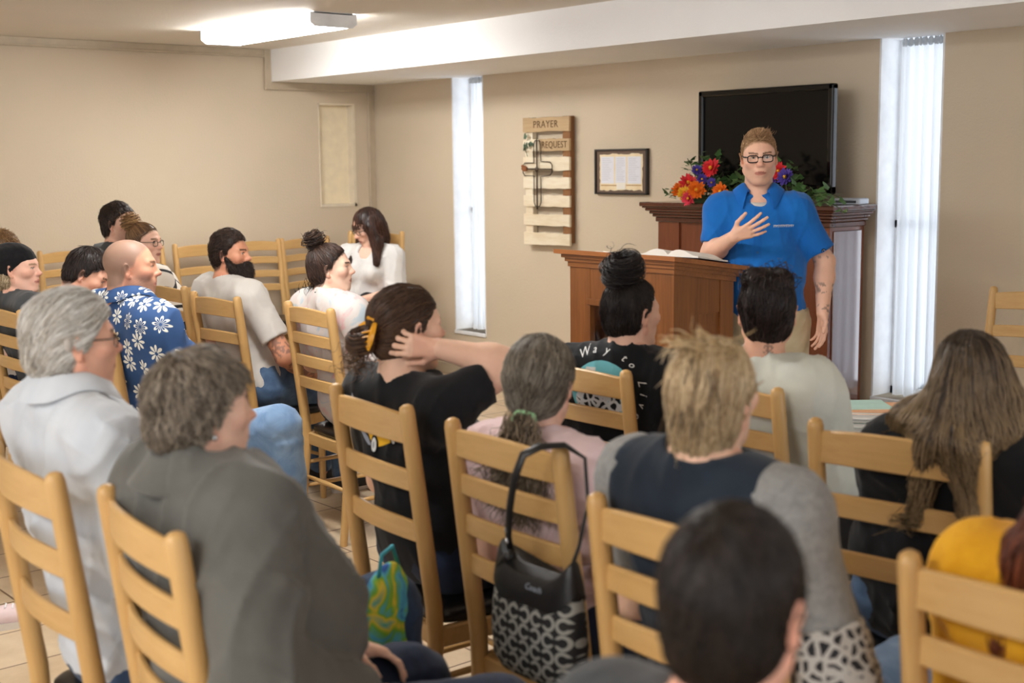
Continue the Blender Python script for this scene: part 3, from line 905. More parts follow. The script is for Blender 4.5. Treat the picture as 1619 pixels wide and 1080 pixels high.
# ------------------------------------------------------------------ implicit surfaces -> one continuous mesh
def smin(a, b, k):
    if k <= 0:
        return np.minimum(a, b)
    h = np.maximum(k - np.abs(a - b), 0) / k
    return np.minimum(a, b) - h * h * k * .25
def rotm(yaw=0, pitch=0, roll=0):
    """yaw about z (left +), pitch about x (up +), roll about y"""
    return np.array(Matrix.Rotation(math.radians(yaw), 3, 'Z') @ Matrix.Rotation(math.radians(pitch), 3, 'X') @ Matrix.Rotation(math.radians(roll), 3, 'Y'))
class SDF:
    def __init__(self):
        self.ops = []
        self.R = np.eye(3)
        self.t = np.zeros(3)
        self.s = 1.0
        self.post = []
    def frame(self, R=None, t=(0, 0, 0), s=1.0):
        self.R = np.eye(3) if R is None else np.asarray(R)
        self.t = np.array(t, float)
        self.s = s
    def P(self, p):
        return self.R @ (np.array(p, float) * self.s) + self.t
    def cap(self, a, b, ra, rb=None, k=.02, clips=(), op='u'):
        rb = ra if rb is None else rb
        a, b = self.P(a), self.P(b)
        ra, rb = ra * self.s, rb * self.s
        r = max(ra, rb)
        self.ops.append(('c', (a, b, ra, rb), np.minimum(a, b) - r, np.maximum(a, b) + r, k, [(self.P(p), self.R @ np.array(n, float)) for p, n in clips], op))
    def ell(self, c, r, k=.02, R=None, clips=(), op='u'):
        Rr = self.R if R is None else self.R @ R
        c = self.P(c)
        r = np.array(r, float) * self.s
        ext = np.sqrt(((Rr * r) ** 2).sum(1))
        self.ops.append(('e', (c, r, Rr), c - ext, c + ext, k, [(self.P(p), self.R @ np.array(n, float)) for p, n in clips], op))
    def chain(self, pts, rad, k=.015):
        for i in range(len(pts) - 1):
            self.cap(pts[i], pts[i + 1], rad[i], rad[i + 1], k)
    def clip_fn(self, fn):
        """fn(x,y,z in the current frame) -> keep where < 0"""
        R, t, s = self.R.copy(), self.t.copy(), self.s
        def g(X, Y, Z, D):
            q = np.stack(np.broadcast_arrays(X - t[0], Y - t[1], Z - t[2]), -1).reshape(-1, 3) @ R / s
            return np.maximum(D, (fn(q[:, 0], q[:, 1], q[:, 2]) * s).reshape(np.broadcast(X, Y, Z).shape))
        self.ops.append(('f', g))
    def disp(self, fn):
        self.post.append(fn)
    @staticmethod
    def _one(op, X, Y, Z):
        if op[0] == 'c':
            a, b, ra, rb = op[1]
            d = b - a
            L2 = max(d @ d, 1e-12)
            px, py, pz = X - a[0], Y - a[1], Z - a[2]
            t = np.clip((px * d[0] + py * d[1] + pz * d[2]) / L2, 0, 1)
            v = np.sqrt((px - t * d[0]) ** 2 + (py - t * d[1]) ** 2 + (pz - t * d[2]) ** 2) - (ra + (rb - ra) * t)
        else:
            c, r, R = op[1]
            px, py, pz = X - c[0], Y - c[1], Z - c[2]
            q = [(px * R[0, i] + py * R[1, i] + pz * R[2, i]) / r[i] for i in range(3)]
            k0 = np.sqrt(q[0] ** 2 + q[1] ** 2 + q[2] ** 2)
            k1 = np.sqrt((q[0] / r[0]) ** 2 + (q[1] / r[1]) ** 2 + (q[2] / r[2]) ** 2)
            v = k0 * (k0 - 1) / np.maximum(k1, 1e-6)
        for p, n in op[5]:
            v = np.maximum(v, (X - p[0]) * n[0] + (Y - p[1]) * n[1] + (Z - p[2]) * n[2])
        return v
    def eval(self, P):
        X, Y, Z = P[:, 0], P[:, 1], P[:, 2]
        D = np.full(len(P), 1.0)
        for op in self.ops:
            if op[0] == 'f':
                D = op[1](X, Y, Z, D)
                continue
            v = self._one(op, X, Y, Z)
            D = smin(D, v, op[4]) if op[6] == 'u' else -smin(-D, v, op[4])
        for fn in self.post:
            D = D + fn(X, Y, Z)
        return D
    def mesh(self, h=.01, refine=(), pad=.02, planes=()):
        lo = np.min([o[2] for o in self.ops if o[0] in 'ce' and o[6] == 'u'], 0) - pad
        hi = np.max([o[3] for o in self.ops if o[0] in 'ce' and o[6] == 'u'], 0) + pad
        ax = []
        for i in range(3):
            v = [lo[i]]
            while v[-1] < hi[i]:
                st = h
                for (c, ext, hh) in refine:
                    if c[i] - ext - h < v[-1] < c[i] + ext:
                        st = min(st, hh)
                v.append(v[-1] + st)
            ax.append(np.array(v, np.float32))
        n = [len(a) for a in ax]
        D = np.full(n, 1.0, np.float32)
        mar = .035
        for op in self.ops:
            if op[0] == 'f':
                D = op[1](ax[0][:, None, None], ax[1][None, :, None], ax[2][None, None, :], D).astype(np.float32)
                continue
            sl = []
            for i in range(3):
                a = np.searchsorted(ax[i], op[2][i] - mar - op[4])
                b = np.searchsorted(ax[i], op[3][i] + mar + op[4])
                sl.append(slice(int(a), int(b)))
            sl = tuple(sl)
            X, Y, Z = ax[0][sl[0]][:, None, None], ax[1][sl[1]][None, :, None], ax[2][sl[2]][None, None, :]
            if 0 in (X.size, Y.size, Z.size):
                continue
            v = self._one(op, X, Y, Z)
            D[sl] = smin(D[sl], v, op[4]) if op[6] == 'u' else -smin(-D[sl], v, op[4])
        if self.post:
            m = np.abs(D) < .05
            ii = np.nonzero(m)
            X, Y, Z = ax[0][ii[0]], ax[1][ii[1]], ax[2][ii[2]]
            for fn in self.post:
                D[ii] += fn(X, Y, Z).astype(np.float32)
        D[0], D[-1] = 1, 1
        D[:, 0], D[:, -1] = 1, 1
        D[:, :, 0], D[:, :, -1] = 1, 1
        return surface_nets(D, ax)
def surface_nets(D, ax):
    S = D < 0
    cnt = np.zeros([s - 1 for s in S.shape], np.int8)
    for dx in (0, 1):
        for dy in (0, 1):
            for dz in (0, 1):
                cnt += S[dx:S.shape[0] - 1 + dx, dy:S.shape[1] - 1 + dy, dz:S.shape[2] - 1 + dz]
    act = (cnt > 0) & (cnt < 8)
    I = np.argwhere(act)
    N = len(I)
    idx = np.full(act.shape, -1, np.int32)
    idx[act] = np.arange(N)
    cor = [(a, b, c) for a in (0, 1) for b in (0, 1) for c in (0, 1)]
    val = np.stack([D[I[:, 0] + a, I[:, 1] + b, I[:, 2] + c] for a, b, c in cor], 1).astype(np.float64)
    acc = np.zeros((N, 3))
    num = np.zeros(N)
    for i in range(8):
        for j in range(i + 1, 8):
            df = [cor[j][q] - cor[i][q] for q in range(3)]
            if sum(abs(q) for q in df) != 1:
                continue
            vi, vj = val[:, i], val[:, j]
            m = (vi < 0) != (vj < 0)
            t = np.where(m, vi / np.where(m, vi - vj, 1), 0)
            for q in range(3):
                acc[:, q] += m * (cor[i][q] + t * df[q])
            num += m
    u = acc / num[:, None]
    V = np.stack([ax[q][I[:, q]] + u[:, q] * (ax[q][I[:, q] + 1] - ax[q][I[:, q]]) for q in range(3)], 1)
    F = []
    for q in range(3):
        a, b = (q + 1) % 3, (q + 2) % 3
        s0 = [slice(None)] * 3
        s1 = [slice(None)] * 3
        s0[q], s1[q] = slice(0, -1), slice(1, None)
        A, B = S[tuple(s0)], S[tuple(s1)]
        E = np.argwhere(A != B)
        E = E[(E[:, a] > 0) & (E[:, b] > 0) & (E[:, a] < S.shape[a] - 1) & (E[:, b] < S.shape[b] - 1)]
        ins = A[E[:, 0], E[:, 1], E[:, 2]]
        def ci(da, db):
            e = E.copy()
            e[:, a] += da
            e[:, b] += db
            return idx[e[:, 0], e[:, 1], e[:, 2]]
        quad = np.stack([ci(-1, -1), ci(0, -1), ci(0, 0), ci(-1, 0)], 1)
        quad[~ins] = quad[~ins][:, ::-1]
        F.append(quad)
    F = np.concatenate(F)
    F = F[(F >= 0).all(1)]
    return V, F
def np_obj(name, V, F, mat, parent=None, col=None, smooth=True):
    me = bpy.data.meshes.new(name)
    k = F.shape[1]
    me.vertices.add(len(V))
    me.vertices.foreach_set('co', np.asarray(V, np.float32).ravel())
    me.loops.add(F.size)
    me.loops.foreach_set('vertex_index', F.astype(np.int32).ravel())
    me.polygons.add(len(F))
    me.polygons.foreach_set('loop_start', np.arange(0, F.size, k, dtype=np.int32))
    me.polygons.foreach_set('loop_total', np.full(len(F), k, np.int32))
    me.polygons.foreach_set('use_smooth', np.full(len(F), smooth))
    me.update(calc_edges=True)
    if col is not None:
        a = me.color_attributes.new('Col', 'FLOAT_COLOR', 'POINT')
        c = np.ones((len(V), 4), np.float32)
        c[:, :3] = col
        a.data.foreach_set('color', c.ravel())
    if mat:
        me.materials.append(mat)
    o = bpy.data.objects.new(name, me)
    C.objects.link(o)
    if parent:
        o.parent = parent
    return o
def folds(seed, amp, wl=.09, axis=None):
    """cloth wrinkles: soft undulation plus a few sharper creases that come and go (axis: creases run along it)"""
    r = np.random.RandomState(seed)
    big, cre = [], []
    for i in range(3):
        d = r.normal(size=3)
        d /= np.linalg.norm(d)
        big.append((d * 2 * np.pi / (wl * r.uniform(1.6, 2.6)), r.uniform(0, 6)))
    for i in range(4):
        d = r.normal(size=3)
        if axis is not None:
            a = np.array(axis, float)
            d = d - a * (d @ a) * (.35 if i < 2 else .85)
        d /= np.linalg.norm(d)
        cre.append((d * np.pi / (wl * r.uniform(.45, .9)), r.uniform(0, 6), r.normal(size=3) * 14, r.uniform(0, 6)))
    def fn(X, Y, Z):
        w = .8 * np.sin(X * 9 + Y * 6 + seed) + .8 * np.sin(Z * 12 - X * 7 + 2 * seed)
        s = 0
        for kv, ph in big:
            s = s + np.sin(X * kv[0] + Y * kv[1] + Z * kv[2] + ph + w)
        c = 0
        for kv, ph, mv, mp in cre:
            m = np.clip(np.sin(X * mv[0] + Y * mv[1] + Z * mv[2] + mp) * 1.2 + .1, 0, 1)
            c = c + m * (1 - np.abs(np.sin(X * kv[0] + Y * kv[1] + Z * kv[2] + ph + 1.2 * w))) ** 3
        return amp * (.28 * s - .75 * c)
    return fn

# ------------------------------------------------------------------ hair strands
def strands(sdf, V, F, n, field, length, nseg, rad, lift=.004, jit=.15, seed=0, keep=None, cols=((.1, .07, .05), (.2, .14, .1)), center=None, off=.0005, drop=0):
    r = np.random.RandomState(seed)
    P0 = V[F].mean(1)
    e1, e2 = V[F[:, 1]] - V[F[:, 0]], V[F[:, 3]] - V[F[:, 0]]
    nrm = np.cross(e1, e2)
    w = np.linalg.norm(nrm, axis=1)
    if keep is not None:
        w = w * keep(P0)
    ii = r.choice(len(F), n, p=w / w.sum())
    p = P0[ii] + r.normal(size=(n, 3)) * .002
    def grad(q):
        e = .002
        g = np.stack([sdf.eval(q + np.eye(3)[i] * e) - sdf.eval(q - np.eye(3)[i] * e) for i in range(3)], 1)
        return g / np.maximum(np.linalg.norm(g, axis=1, keepdims=True), 1e-9)
    L = length * r.uniform(.6, 1.25, n)
    st = L / nseg
    bias = r.normal(size=(n, 3)) * jit
    lf = lift * r.uniform(.2, 1.6, n)
    path = []
    for i in range(nseg + 1):
        g = grad(p)
        d = sdf.eval(p)
        t = i / nseg
        want = off + lf * t ** 1.5
        p = p - g * (d - want)[:, None]
        path.append(p.copy())
        f = field(p) + bias
        f[:, 2] -= drop * t
        f = f - g * (f * g).sum(1, keepdims=True) * .9
        f /= np.maximum(np.linalg.norm(f, axis=1, keepdims=True), 1e-9)
        p = p + f * st[:, None]
    path = np.stack(path, 1)
    return tubes(path, rad * r.uniform(.6, 1.3, n), cols, r)
def tubes(path, rad, cols, r, tip=None):
    n, m, _ = path.shape
    T = np.gradient(path, axis=1)
    T /= np.maximum(np.linalg.norm(T, axis=2, keepdims=True), 1e-9)
    ref = np.array([.3, .2, .93])
    A = np.cross(T, ref)
    A /= np.maximum(np.linalg.norm(A, axis=2, keepdims=True), 1e-9)
    B = np.cross(T, A)
    t = np.linspace(0, 1, m)
    prof = np.minimum(1, .55 + t * 3) * np.sqrt(np.maximum(1 - t ** 3, 0.01))
    rr = rad[:, None] * prof[None]
    ns = 3
    V = np.stack([path + (A * np.cos(2 * np.pi * k / ns) + B * np.sin(2 * np.pi * k / ns)) * rr[..., None] for k in range(ns)], 2)
    V = V.reshape(-1, 3)
    i = np.arange(n)[:, None, None] * m * ns
    j = np.arange(m - 1)[None, :, None] * ns
    k = np.arange(ns)[None, None, :]
    k2 = (k + 1) % ns
    F = np.stack(np.broadcast_arrays(i + j + k, i + j + k2, i + j + ns + k2, i + j + ns + k), -1).reshape(-1, 4)
    u = r.uniform(0, 1, n) ** 1.2
    c0, c1 = np.array(cols[0]), np.array(cols[1])
    if len(cols) == 2:
        cc = c0[None] * (1 - u[:, None]) + c1[None] * u[:, None]
        cc = np.repeat(cc[:, None], m, 1)
    else:
        c2 = np.array(cols[2])     # tip colour
        cc = (c0[None] * (1 - u[:, None]) + c1[None] * u[:, None])[:, None] * (1 - t[None, :, None]) + c2[None, None] * t[None, :, None]
    cc = np.repeat(cc[:, :, None], ns, 2).reshape(-1, 3)
    return V, F, cc
def join(parts):
    Vs, Fs, Cs, o = [], [], [], 0
    for V, F, c in parts:
        Vs.append(V)
        Fs.append(F + o)
        Cs.append(np.broadcast_to(np.asarray(c, float), (len(V), 3)))
        o += len(V)
    return np.concatenate(Vs), np.concatenate(Fs), np.concatenate(Cs)

# ------------------------------------------------------------------ anatomy
M_SKIN = attr_mat('skin', .5, .35, 0, .12, .05, 60, .06, 500)
M_HAIR = attr_mat('hair', .42, .45, 0, 0, .12, 90)
def hairline(y):
    return np.interp(y, [-.13, -.06, -.035, -.02, -.004, .013, .028, .045, .06, .076, .13], [-.085, -.083, -.07, -.03, -.002, .003, .038, .052, .068, .08, .088])
def head_ops(S, fem=False, jaw=1.0, beard=0):
    S.ell((0, -.018, .032), (.0745, .093, .086), .02)
    S.ell((0, .012, .02), (.068, .078, .085), .02)
    S.ell((0, .03, -.038), (.057 * jaw, .058, .078), .03)
    for s in (-1, 1):
        S.cap((s * .056 * jaw, -.002, -.055), (s * .022, .062, -.103), .017, .016, .025)
        S.ell((s * .043, .058, -.014), (.024, .026, .022), .02)
        S.cap((s * .012, .083, .026), (s * .046, .068, .026), .010, .009, .018)
    S.ell((0, .07, -.1), (.021, .019, .017), .018)
    for s in (-1, 1):
        S.ell((s * .031, .093, .008), (.017, .014, .0105), .012, op='s')
        S.ell((s * .031, .0735, .007), (.0135, .0125, .0125), .003)
        S.cap((s * .018, .0845, .0155), (s * .042, .0795, .0145), .0042, .0038, .006)
        S.cap((s * .02, .084, -.002), (s * .041, .079, .0), .0035, .003, .006)
    S.cap((0, .086, .016), (0, .106, -.02), .0075, .0105, .014)
    S.ell((0, .108, -.022), (.0115, .012, .0095), .008)
    for s in (-1, 1):
        S.ell((s * .0125, .097, -.026), (.0078, .01, .0075), .007)
    S.ell((0, .08, -.058), (.026, .018, .026), .02)
    S.cap((-.02, .0865, -.0572), (.02, .0865, -.0572), .0045, .0045, .006)
    S.cap((-.017, .0865, -.0672), (.017, .0865, -.0672), .0053, .0053, .006)
    S.ell((0, .101, -.0625), (.022, .006, .0016), .003, op='s')
    for s in (-1, 1):
        Re = rotm(s * -34, 0, s * 10) @ rotm(0, -12, 0)
        S.ell((s * .08, -.013, -.003), (.0085, .019, .032), .007, Re)
        S.ell((s * .088, -.007, 0.001), (.006, .0105, .02), .006, Re, op='s')
        S.cap((s * .078, -.006, -.03), (s * .075, -.002, -.034), .007, .006, .006)
def fit_hand(S, wrist, d, pn, side, curl=(.5, .5, .5, .5), thumb=.4, spread=.1, s=1.0):
    """wrist position, direction towards fingers, palm normal (the way the palm faces); side=+1 right hand"""
    d = np.array(d, float)
    d /= np.linalg.norm(d)
    pn = np.array(pn, float)
    pn = pn - d * (pn @ d)
    pn /= np.linalg.norm(pn)
    th = np.cross(d, pn) * side        # thumb side
    w = np.array(wrist, float)
    kn = []
    for i, (x, y) in enumerate(((.027, .086), (.009, .09), (-.010, .086), (-.027, .077))):
        k = w + (d * y + th * x) * s - pn * .003 * s
        kn.append(k)
        S.cap(w + th * x * .45 * s + d * .01 * s, k, .0135 * s, .0108 * s, .012)
    S.cap(w + th * .02 * s + d * .02 * s + pn * .006 * s, w + th * .016 * s + d * .06 * s + pn * .007 * s, .014 * s, .011 * s, .012)
    Ls = ((.041, .024, .02), (.045, .028, .022), (.042, .026, .021), (.033, .02, .018))
    for i in range(4):
        a = curl[i] * 1.25
        p = kn[i]
        sp = (1.5 - i) * spread
        base = d * math.cos(sp) + th * math.sin(sp)
        ang = a * .55
        r = (.0092, .0094, .009, .008)[i] * s
        for j in range(3):
            v = base * math.cos(ang) + pn * math.sin(ang)
            q = p + v * Ls[i][j] * s
            S.cap(p, q, r, r * .9, .004)
            p = q
            r *= .9
            ang += a * (.95 if j == 0 else .6)
    b0 = w + th * .022 * s + d * .018 * s + pn * .004 * s
    v1 = d * .62 + th * .72 + pn * (.25 + .4 * thumb)
    v1 /= np.linalg.norm(v1)
    b1 = b0 + v1 * .042 * s
    v2 = d * .85 + th * (.35 - .3 * thumb) + pn * (.2 + .55 * thumb)
    v2 /= np.linalg.norm(v2)
    b2 = b1 + v2 * .032 * s
    b3 = b2 + (v2 + pn * .25 * thumb) / np.linalg.norm(v2 + pn * .25 * thumb) * .024 * s
    S.cap(b0, b1, .0135 * s, .0105 * s, .012)
    S.cap(b1, b2, .0102 * s, .0092 * s, .004)
    S.cap(b2, b3, .0092 * s, .0078 * s, .004)
def V3(*a):
    return np.array(a, float)
def skin_tone(c):
    return np.array(lin(c))
class Person:
    """builds a figure in a local frame: facing +Y, +X = the figure's right"""
    def __init__(self, label, loc, yaw, head, look, skin=(224, 178, 150), sit=True, w=.18, g=1.0, belly=0, fem=False, hs=1.0, neck=.054, arms=None, legs=None, twist=0, pitch=0, roll=0, seat_y=.225, jaw=1.0, name='person', thick=1.0, slouch=0, chz=0, pz=.615, shdrop=0, chy=.03, nbz=.148):
        self.root = thing(name, label, 'person', (loc[0], loc[1], 0), yaw)
        self.yaw = math.radians(yaw)
        ca, sa = math.cos(-self.yaw), math.sin(-self.yaw)
        self.W2L = lambda p: V3((p[0] - loc[0]) * ca - (p[1] - loc[1]) * sa, (p[0] - loc[0]) * sa + (p[1] - loc[1]) * ca, p[2])
        self.H = self.W2L(head)
        if isinstance(look, (int, float)):
            hy = look
        else:
            lk = self.W2L((*look, 0)) - self.H
            hy = math.degrees(math.atan2(-lk[0], lk[1]))
        self.hR = rotm(hy, pitch, roll)
        hs = hs * .9
        self.hs = hs
        self.fem, self.skin, self.sit = fem, np.array(lin(skin)), sit
        H = self.H
        hback = self.hR @ V3(0, -.03, -.06) * hs
        self.NB = NB = H + V3(0, -.022 - slouch, -nbz * hs)
        self.neck_top = H + hback
        self.P = P = V3(0, seat_y, pz) if sit else V3(0, 0, .95)
        tw = math.radians(twist)
        ax = V3(math.cos(tw), math.sin(tw), 0)
        fd = V3(-math.sin(tw), math.cos(tw), 0)
        self.ax, self.fd = ax, fd
        self.Ch = Cc = NB * .8 + P * .2 + V3(0, 0, -.07 + chz) + fd * chy
        self.Cc = Cc
        shz = NB[2] - .05 - shdrop
        self.sh = {1: NB * V3(1, 1, 0) + ax * w + V3(0, 0, shz) + fd * .005, -1: NB * V3(1, 1, 0) - ax * w + V3(0, 0, shz) + fd * .005}
        self.w, self.g, self.belly, self.neck_r, self.jaw, self.th = w, g, belly, neck, jaw, thick
        arms = arms or {}
        self.arm = {}
        for s in (1, -1):
            sh = self.sh[s]
            if s in arms:
                e, wr = V3(*arms[s][0]), V3(*arms[s][1])
            else:
                e = sh + ax * s * .055 + V3(0, .05, -.27)
                wr = V3(s * .1, P[1] + .27, .66)
            self.arm[s] = (sh, e, wr)
        self.hand = {s: (arms[s][2] if s in arms and len(arms[s]) > 2 else None) for s in (1, -1)}
        self.leg = {}
        for s in (1, -1):
            if legs and s in legs:
                self.leg[s] = (P + V3(s * .09, 0, -.06), V3(*legs[s][0]), V3(*legs[s][1]))
            elif sit:
                self.leg[s] = (P + V3(s * .09, -.01, -.03), V3(s * .12, P[1] + .40, .535), V3(s * .12, P[1] + .40, .09))
            else:
                self.leg[s] = (P + V3(s * .09, 0, -.06), V3(s * .1, .02, .5), V3(s * .11, -.01, .09))
    def torso(self, S, f=0.0, fb=0.0):
        P, Cc, NB, g, w, b, t = self.P, self.Cc, self.NB, self.g, self.w, self.belly, self.th
        R = np.stack([self.ax, self.fd, V3(0, 0, 1)], 1)
        S.ell(P, (.165 * g + f, .135 * t + f, .14 + f), .06)
        mid = P * .5 + Cc * .5
        S.ell(mid + self.fd * b * .6, (.145 * g + f + b * .7, .112 * t + f + b, .2 + f), .06, R)
        S.ell(Cc, (w * .93 + f, .112 * t + f, .17 + f), .05, R)
        for s in (1, -1):
            S.ell(Cc + self.ax * s * w * .42 - self.fd * .05 * t + V3(0, 0, .03), (w * .42 + f, .055 * t + f, .13 + f), .04, R)
        up = V3(0, 0, -.02)
        S.cap(self.sh[1] + up, self.sh[-1] + up, .058 * t + f, None, .04)
        if self.fem:
            for s in (1, -1):
                S.ell(Cc + self.ax * s * .075 + self.fd * .085 + V3(0, 0, -.03), (.062 + f, .055 + f, .06 + f), .04)
    def traps(self, S, f=0):
        for s in (1, -1):
            S.cap(self.NB + V3(0, -.012, .0), self.sh[s] + V3(0, 0, .004), .042 + f, .046 + f, .04)
    def upper(self, S, s, f=0, t=1.0, k=.035, r0=.05, r1=.041):
        sh, e, _ = self.arm[s]
        d = (e - sh)
        L = np.linalg.norm(d)
        clips = [] if t >= 1 else [(sh + d * t, d / L)]
        rr = self.th
        S.cap(sh, e if t >= 1 else sh + d * min(1, t + .2), r0 * rr + f, (r0 + (r1 - r0) * min(1, t + .2)) * rr + f, k, clips)
    def fore(self, S, s, f=0, t=1.0, k=.03):
        _, e, wr = self.arm[s]
        d = wr - e
        L = np.linalg.norm(d)
        clips = [] if t >= 1 else [(e + d * t, d / L)]
        m = e + d * .3
        rr = self.th
        S.cap(e, m, .041 * rr + f, .043 * rr + f, k, clips)
        S.cap(m, wr if t >= 1 else e + d * min(1.1, t + .15), .043 * rr + f, .028 * rr + f, k, clips)
    def legs(self, S, f=0, t=1.0, k=.05):
        for s in (1, -1):
            a, kn, an = self.leg[s]
            S.cap(a, kn, .088 * self.g + f, .06 * self.g + f, k)
            m = kn + (an - kn) * .35
            S.cap(kn, m, .058 * self.g + f, .057 * self.g + f, .04)
            S.cap(m, an, .057 * self.g + f, .04 + f, .03)
    def to_head(self, V):
        return (V - self.H) @ self.hR / self.hs
    def body(self, h=.012, hh=.004, scalp=None, hands=(), hand_pose=None, stubble=None, brow=(70, 50, 36), iris=(80, 70, 55), lips=(176, 104, 92), paint=None, hands_h=.004):
        S = SDF()
        self.torso(S)
        self.traps(S)
        S.cap(self.NB + V3(0, -.008, -.03), self.neck_top, self.neck_r * 1.08, self.neck_r, .03)
        self.legs(S)
        refine = [(self.H, .15 * self.hs, hh)]
        for s in (1, -1):
            self.upper(S, s)
            self.fore(S, s)
            sh, e, wr = self.arm[s]
            hp = self.hand[s] or {}
            d = hp.get('d', (wr - e) + V3(-s * .1, .12, -.05) * .5)
            pn = hp.get('n', V3(-s * .3, 0, -1))
            fit_hand(S, wr, d, pn, s, hp.get('curl', (.45, .5, .55, .6)), hp.get('thumb', .4), hp.get('spread', .08), .97 if not self.fem else .9)
            if s in hands:
                dd = np.array(d, float)
                refine.append((wr + dd / np.linalg.norm(dd) * .09, .115, hands_h))
        for s in (1, -1):
            an = self.leg[s][2]
            S.cap(an + V3(0, -.03, -.045), an + V3(s * .02, .13, -.06), .038, .028, .03)
        S.frame(self.hR, self.H, self.hs)
        head_ops(S, self.fem, self.jaw)
        S.frame()
        V, F = S.mesh(h, refine)
        q = self.to_head(V)
        x, y, z = q[:, 0], q[:, 1], q[:, 2]
        col = np.repeat(self.skin[None], len(V), 0)
        near = (np.abs(q) < .16).all(1)
        def mix(m, c, a=1.0):
            m = (m & near)
            col[m] = col[m] * (1 - a) + np.array(lin(c)) * a
        ear = (np.abs(x) > .072) & (y > -.05) & (y < .02)
        mix(ear, (206, 128, 106), .3)
        mix((((np.abs(x) - .045) / .03) ** 2 + ((z + .022) / .022) ** 2 < 1) & (y > .04), (214, 128, 108), .16)
        mix((np.abs(x) < .02) & (y > .1) & (z < -.01) & (z > -.035), (214, 132, 112), .3)
        mix((((x / .027) ** 2 + ((z + .0625) / .0095) ** 2) < 1) & (y > .075), lips, .8)
        mix((((x / .021) ** 2 + ((z + .0622) / .0018) ** 2) < 1) & (y > .072), (96, 48, 42), .8)
        for s in (1, -1):
            ex = x - s * .031
            mix(((ex / .0118) ** 2 + ((z - .007) / .0042) ** 2 < 1) & (y > .074), (206, 196, 186), 1)
            mix((ex ** 2 + (z - .007) ** 2 < .0054 ** 2) & (y > .07) & (np.abs(z - .007) < .0042), iris, 1)
            mix((ex ** 2 + (z - .007) ** 2 < .0026 ** 2) & (y > .07), (14, 12, 12), 1)
            mix((np.abs(ex) < .0145) & (np.abs(z - .0128 + ex * ex * 12) < .0013) & (y > .06), (60, 42, 34), .9)
            bx = s * x
            mix((bx > .01) & (bx < .052) & (np.abs(z - (.0245 + .005 * np.sin((bx - .01) / .042 * 2.2))) < .0042) & (y > .05), brow, .85)
        if stubble is not None:
            c, a = stubble
            up_ = np.interp(np.abs(x), [0, .02, .045, .08], [-.044, -.046, -.03, -.012])
            e1 = np.clip((up_ - z) / .016, 0, 1)
            e2 = np.clip((z + .15) / .03, 0, 1)
            e3 = np.clip((y - np.interp(z, [-.13, -.1, -.04, -.01], [.0, -.04, -.02, -.004])) / .02, 0, 1)
            lipm = ((x / .027) ** 2 + ((z + .0625) / .0125) ** 2) < 1
            wgt = (a * e1 * e2 * e3 * (~lipm) * near * (.8 + .2 * np.sin(x * 900) * np.sin(z * 1000 + y * 700)))[:, None]
            col = col * (1 - wgt) + np.array(lin(c)) * wgt
        if scalp is not None:
            ws = (np.clip((z - hairline(y) + .010 + .003 * np.sin(x * 300) * np.sin(y * 260)) / .014, 0, 1) * near * .85)[:, None]
            col = col * (1 - ws) + np.array(lin(scalp)) * ws
        if paint:
            paint(V, q, col, lin)
        self.bodyS = S
        self.body_o = np_obj('body', V, F, M_SKIN, self.root, col)
        return self.body_o
    def top(self, mat, name='shirt', sleeve='short', st=.62, loose=.014, arm_loose=.018, hem=.52, neck=.068, ndz=.042, fold=.006, seed=1, h=.011, vneck=0, neck_y=.012, wl=.09, collar=None, extra=None, ncap=None):
        S = SDF()
        self.torso(S, loose)
        if sleeve != 'none':
            self.traps(S, loose * .55)
        else:
            self.traps(S, loose * .4)
        for s in (1, -1):
            if sleeve == 'short':
                self.upper(S, s, arm_loose, st, .045)
            elif sleeve == 'long':
                self.upper(S, s, arm_loose, 1, .045)
                self.fore(S, s, arm_loose * .85, .96)
            elif sleeve == 'elbow':
                self.upper(S, s, arm_loose, 1, .045)
                self.fore(S, s, arm_loose * .9, .18)
        if extra:
            extra(S)
        NB = self.NB
        up = self.neck_top - NB
        up = up / np.linalg.norm(up)
        if sleeve == 'none':
            for s in (1, -1):
                S.ell(self.sh[s] + self.ax * s * .045 + V3(0, 0, -.04), (.05, .2, .13), .02, np.stack([self.ax, self.fd, V3(0, 0, 1)], 1), op='s')
        if fold:
            S.disp(folds(seed, fold, wl, (0, 0, 1)))
        S.ell(NB + up * ndz + self.fd * neck_y, (neck, neck * 1.0, neck * .9), .012, op='s')
        if vneck:
            S.ell(NB + self.fd * .09 + V3(0, 0, -.02), (.05, .06, vneck), .012, op='s')
        lo = hem
        S.clip_fn(lambda x, y, z: lo - z)
        if not self.sit:
            pass
        V, F = S.mesh(h)
        o = np_obj(name, V, F, mat, self.root)
        self.topS, self.topV, self.topF = S, V, F
        if collar is not None:
            self.collar(collar, o)
        return o
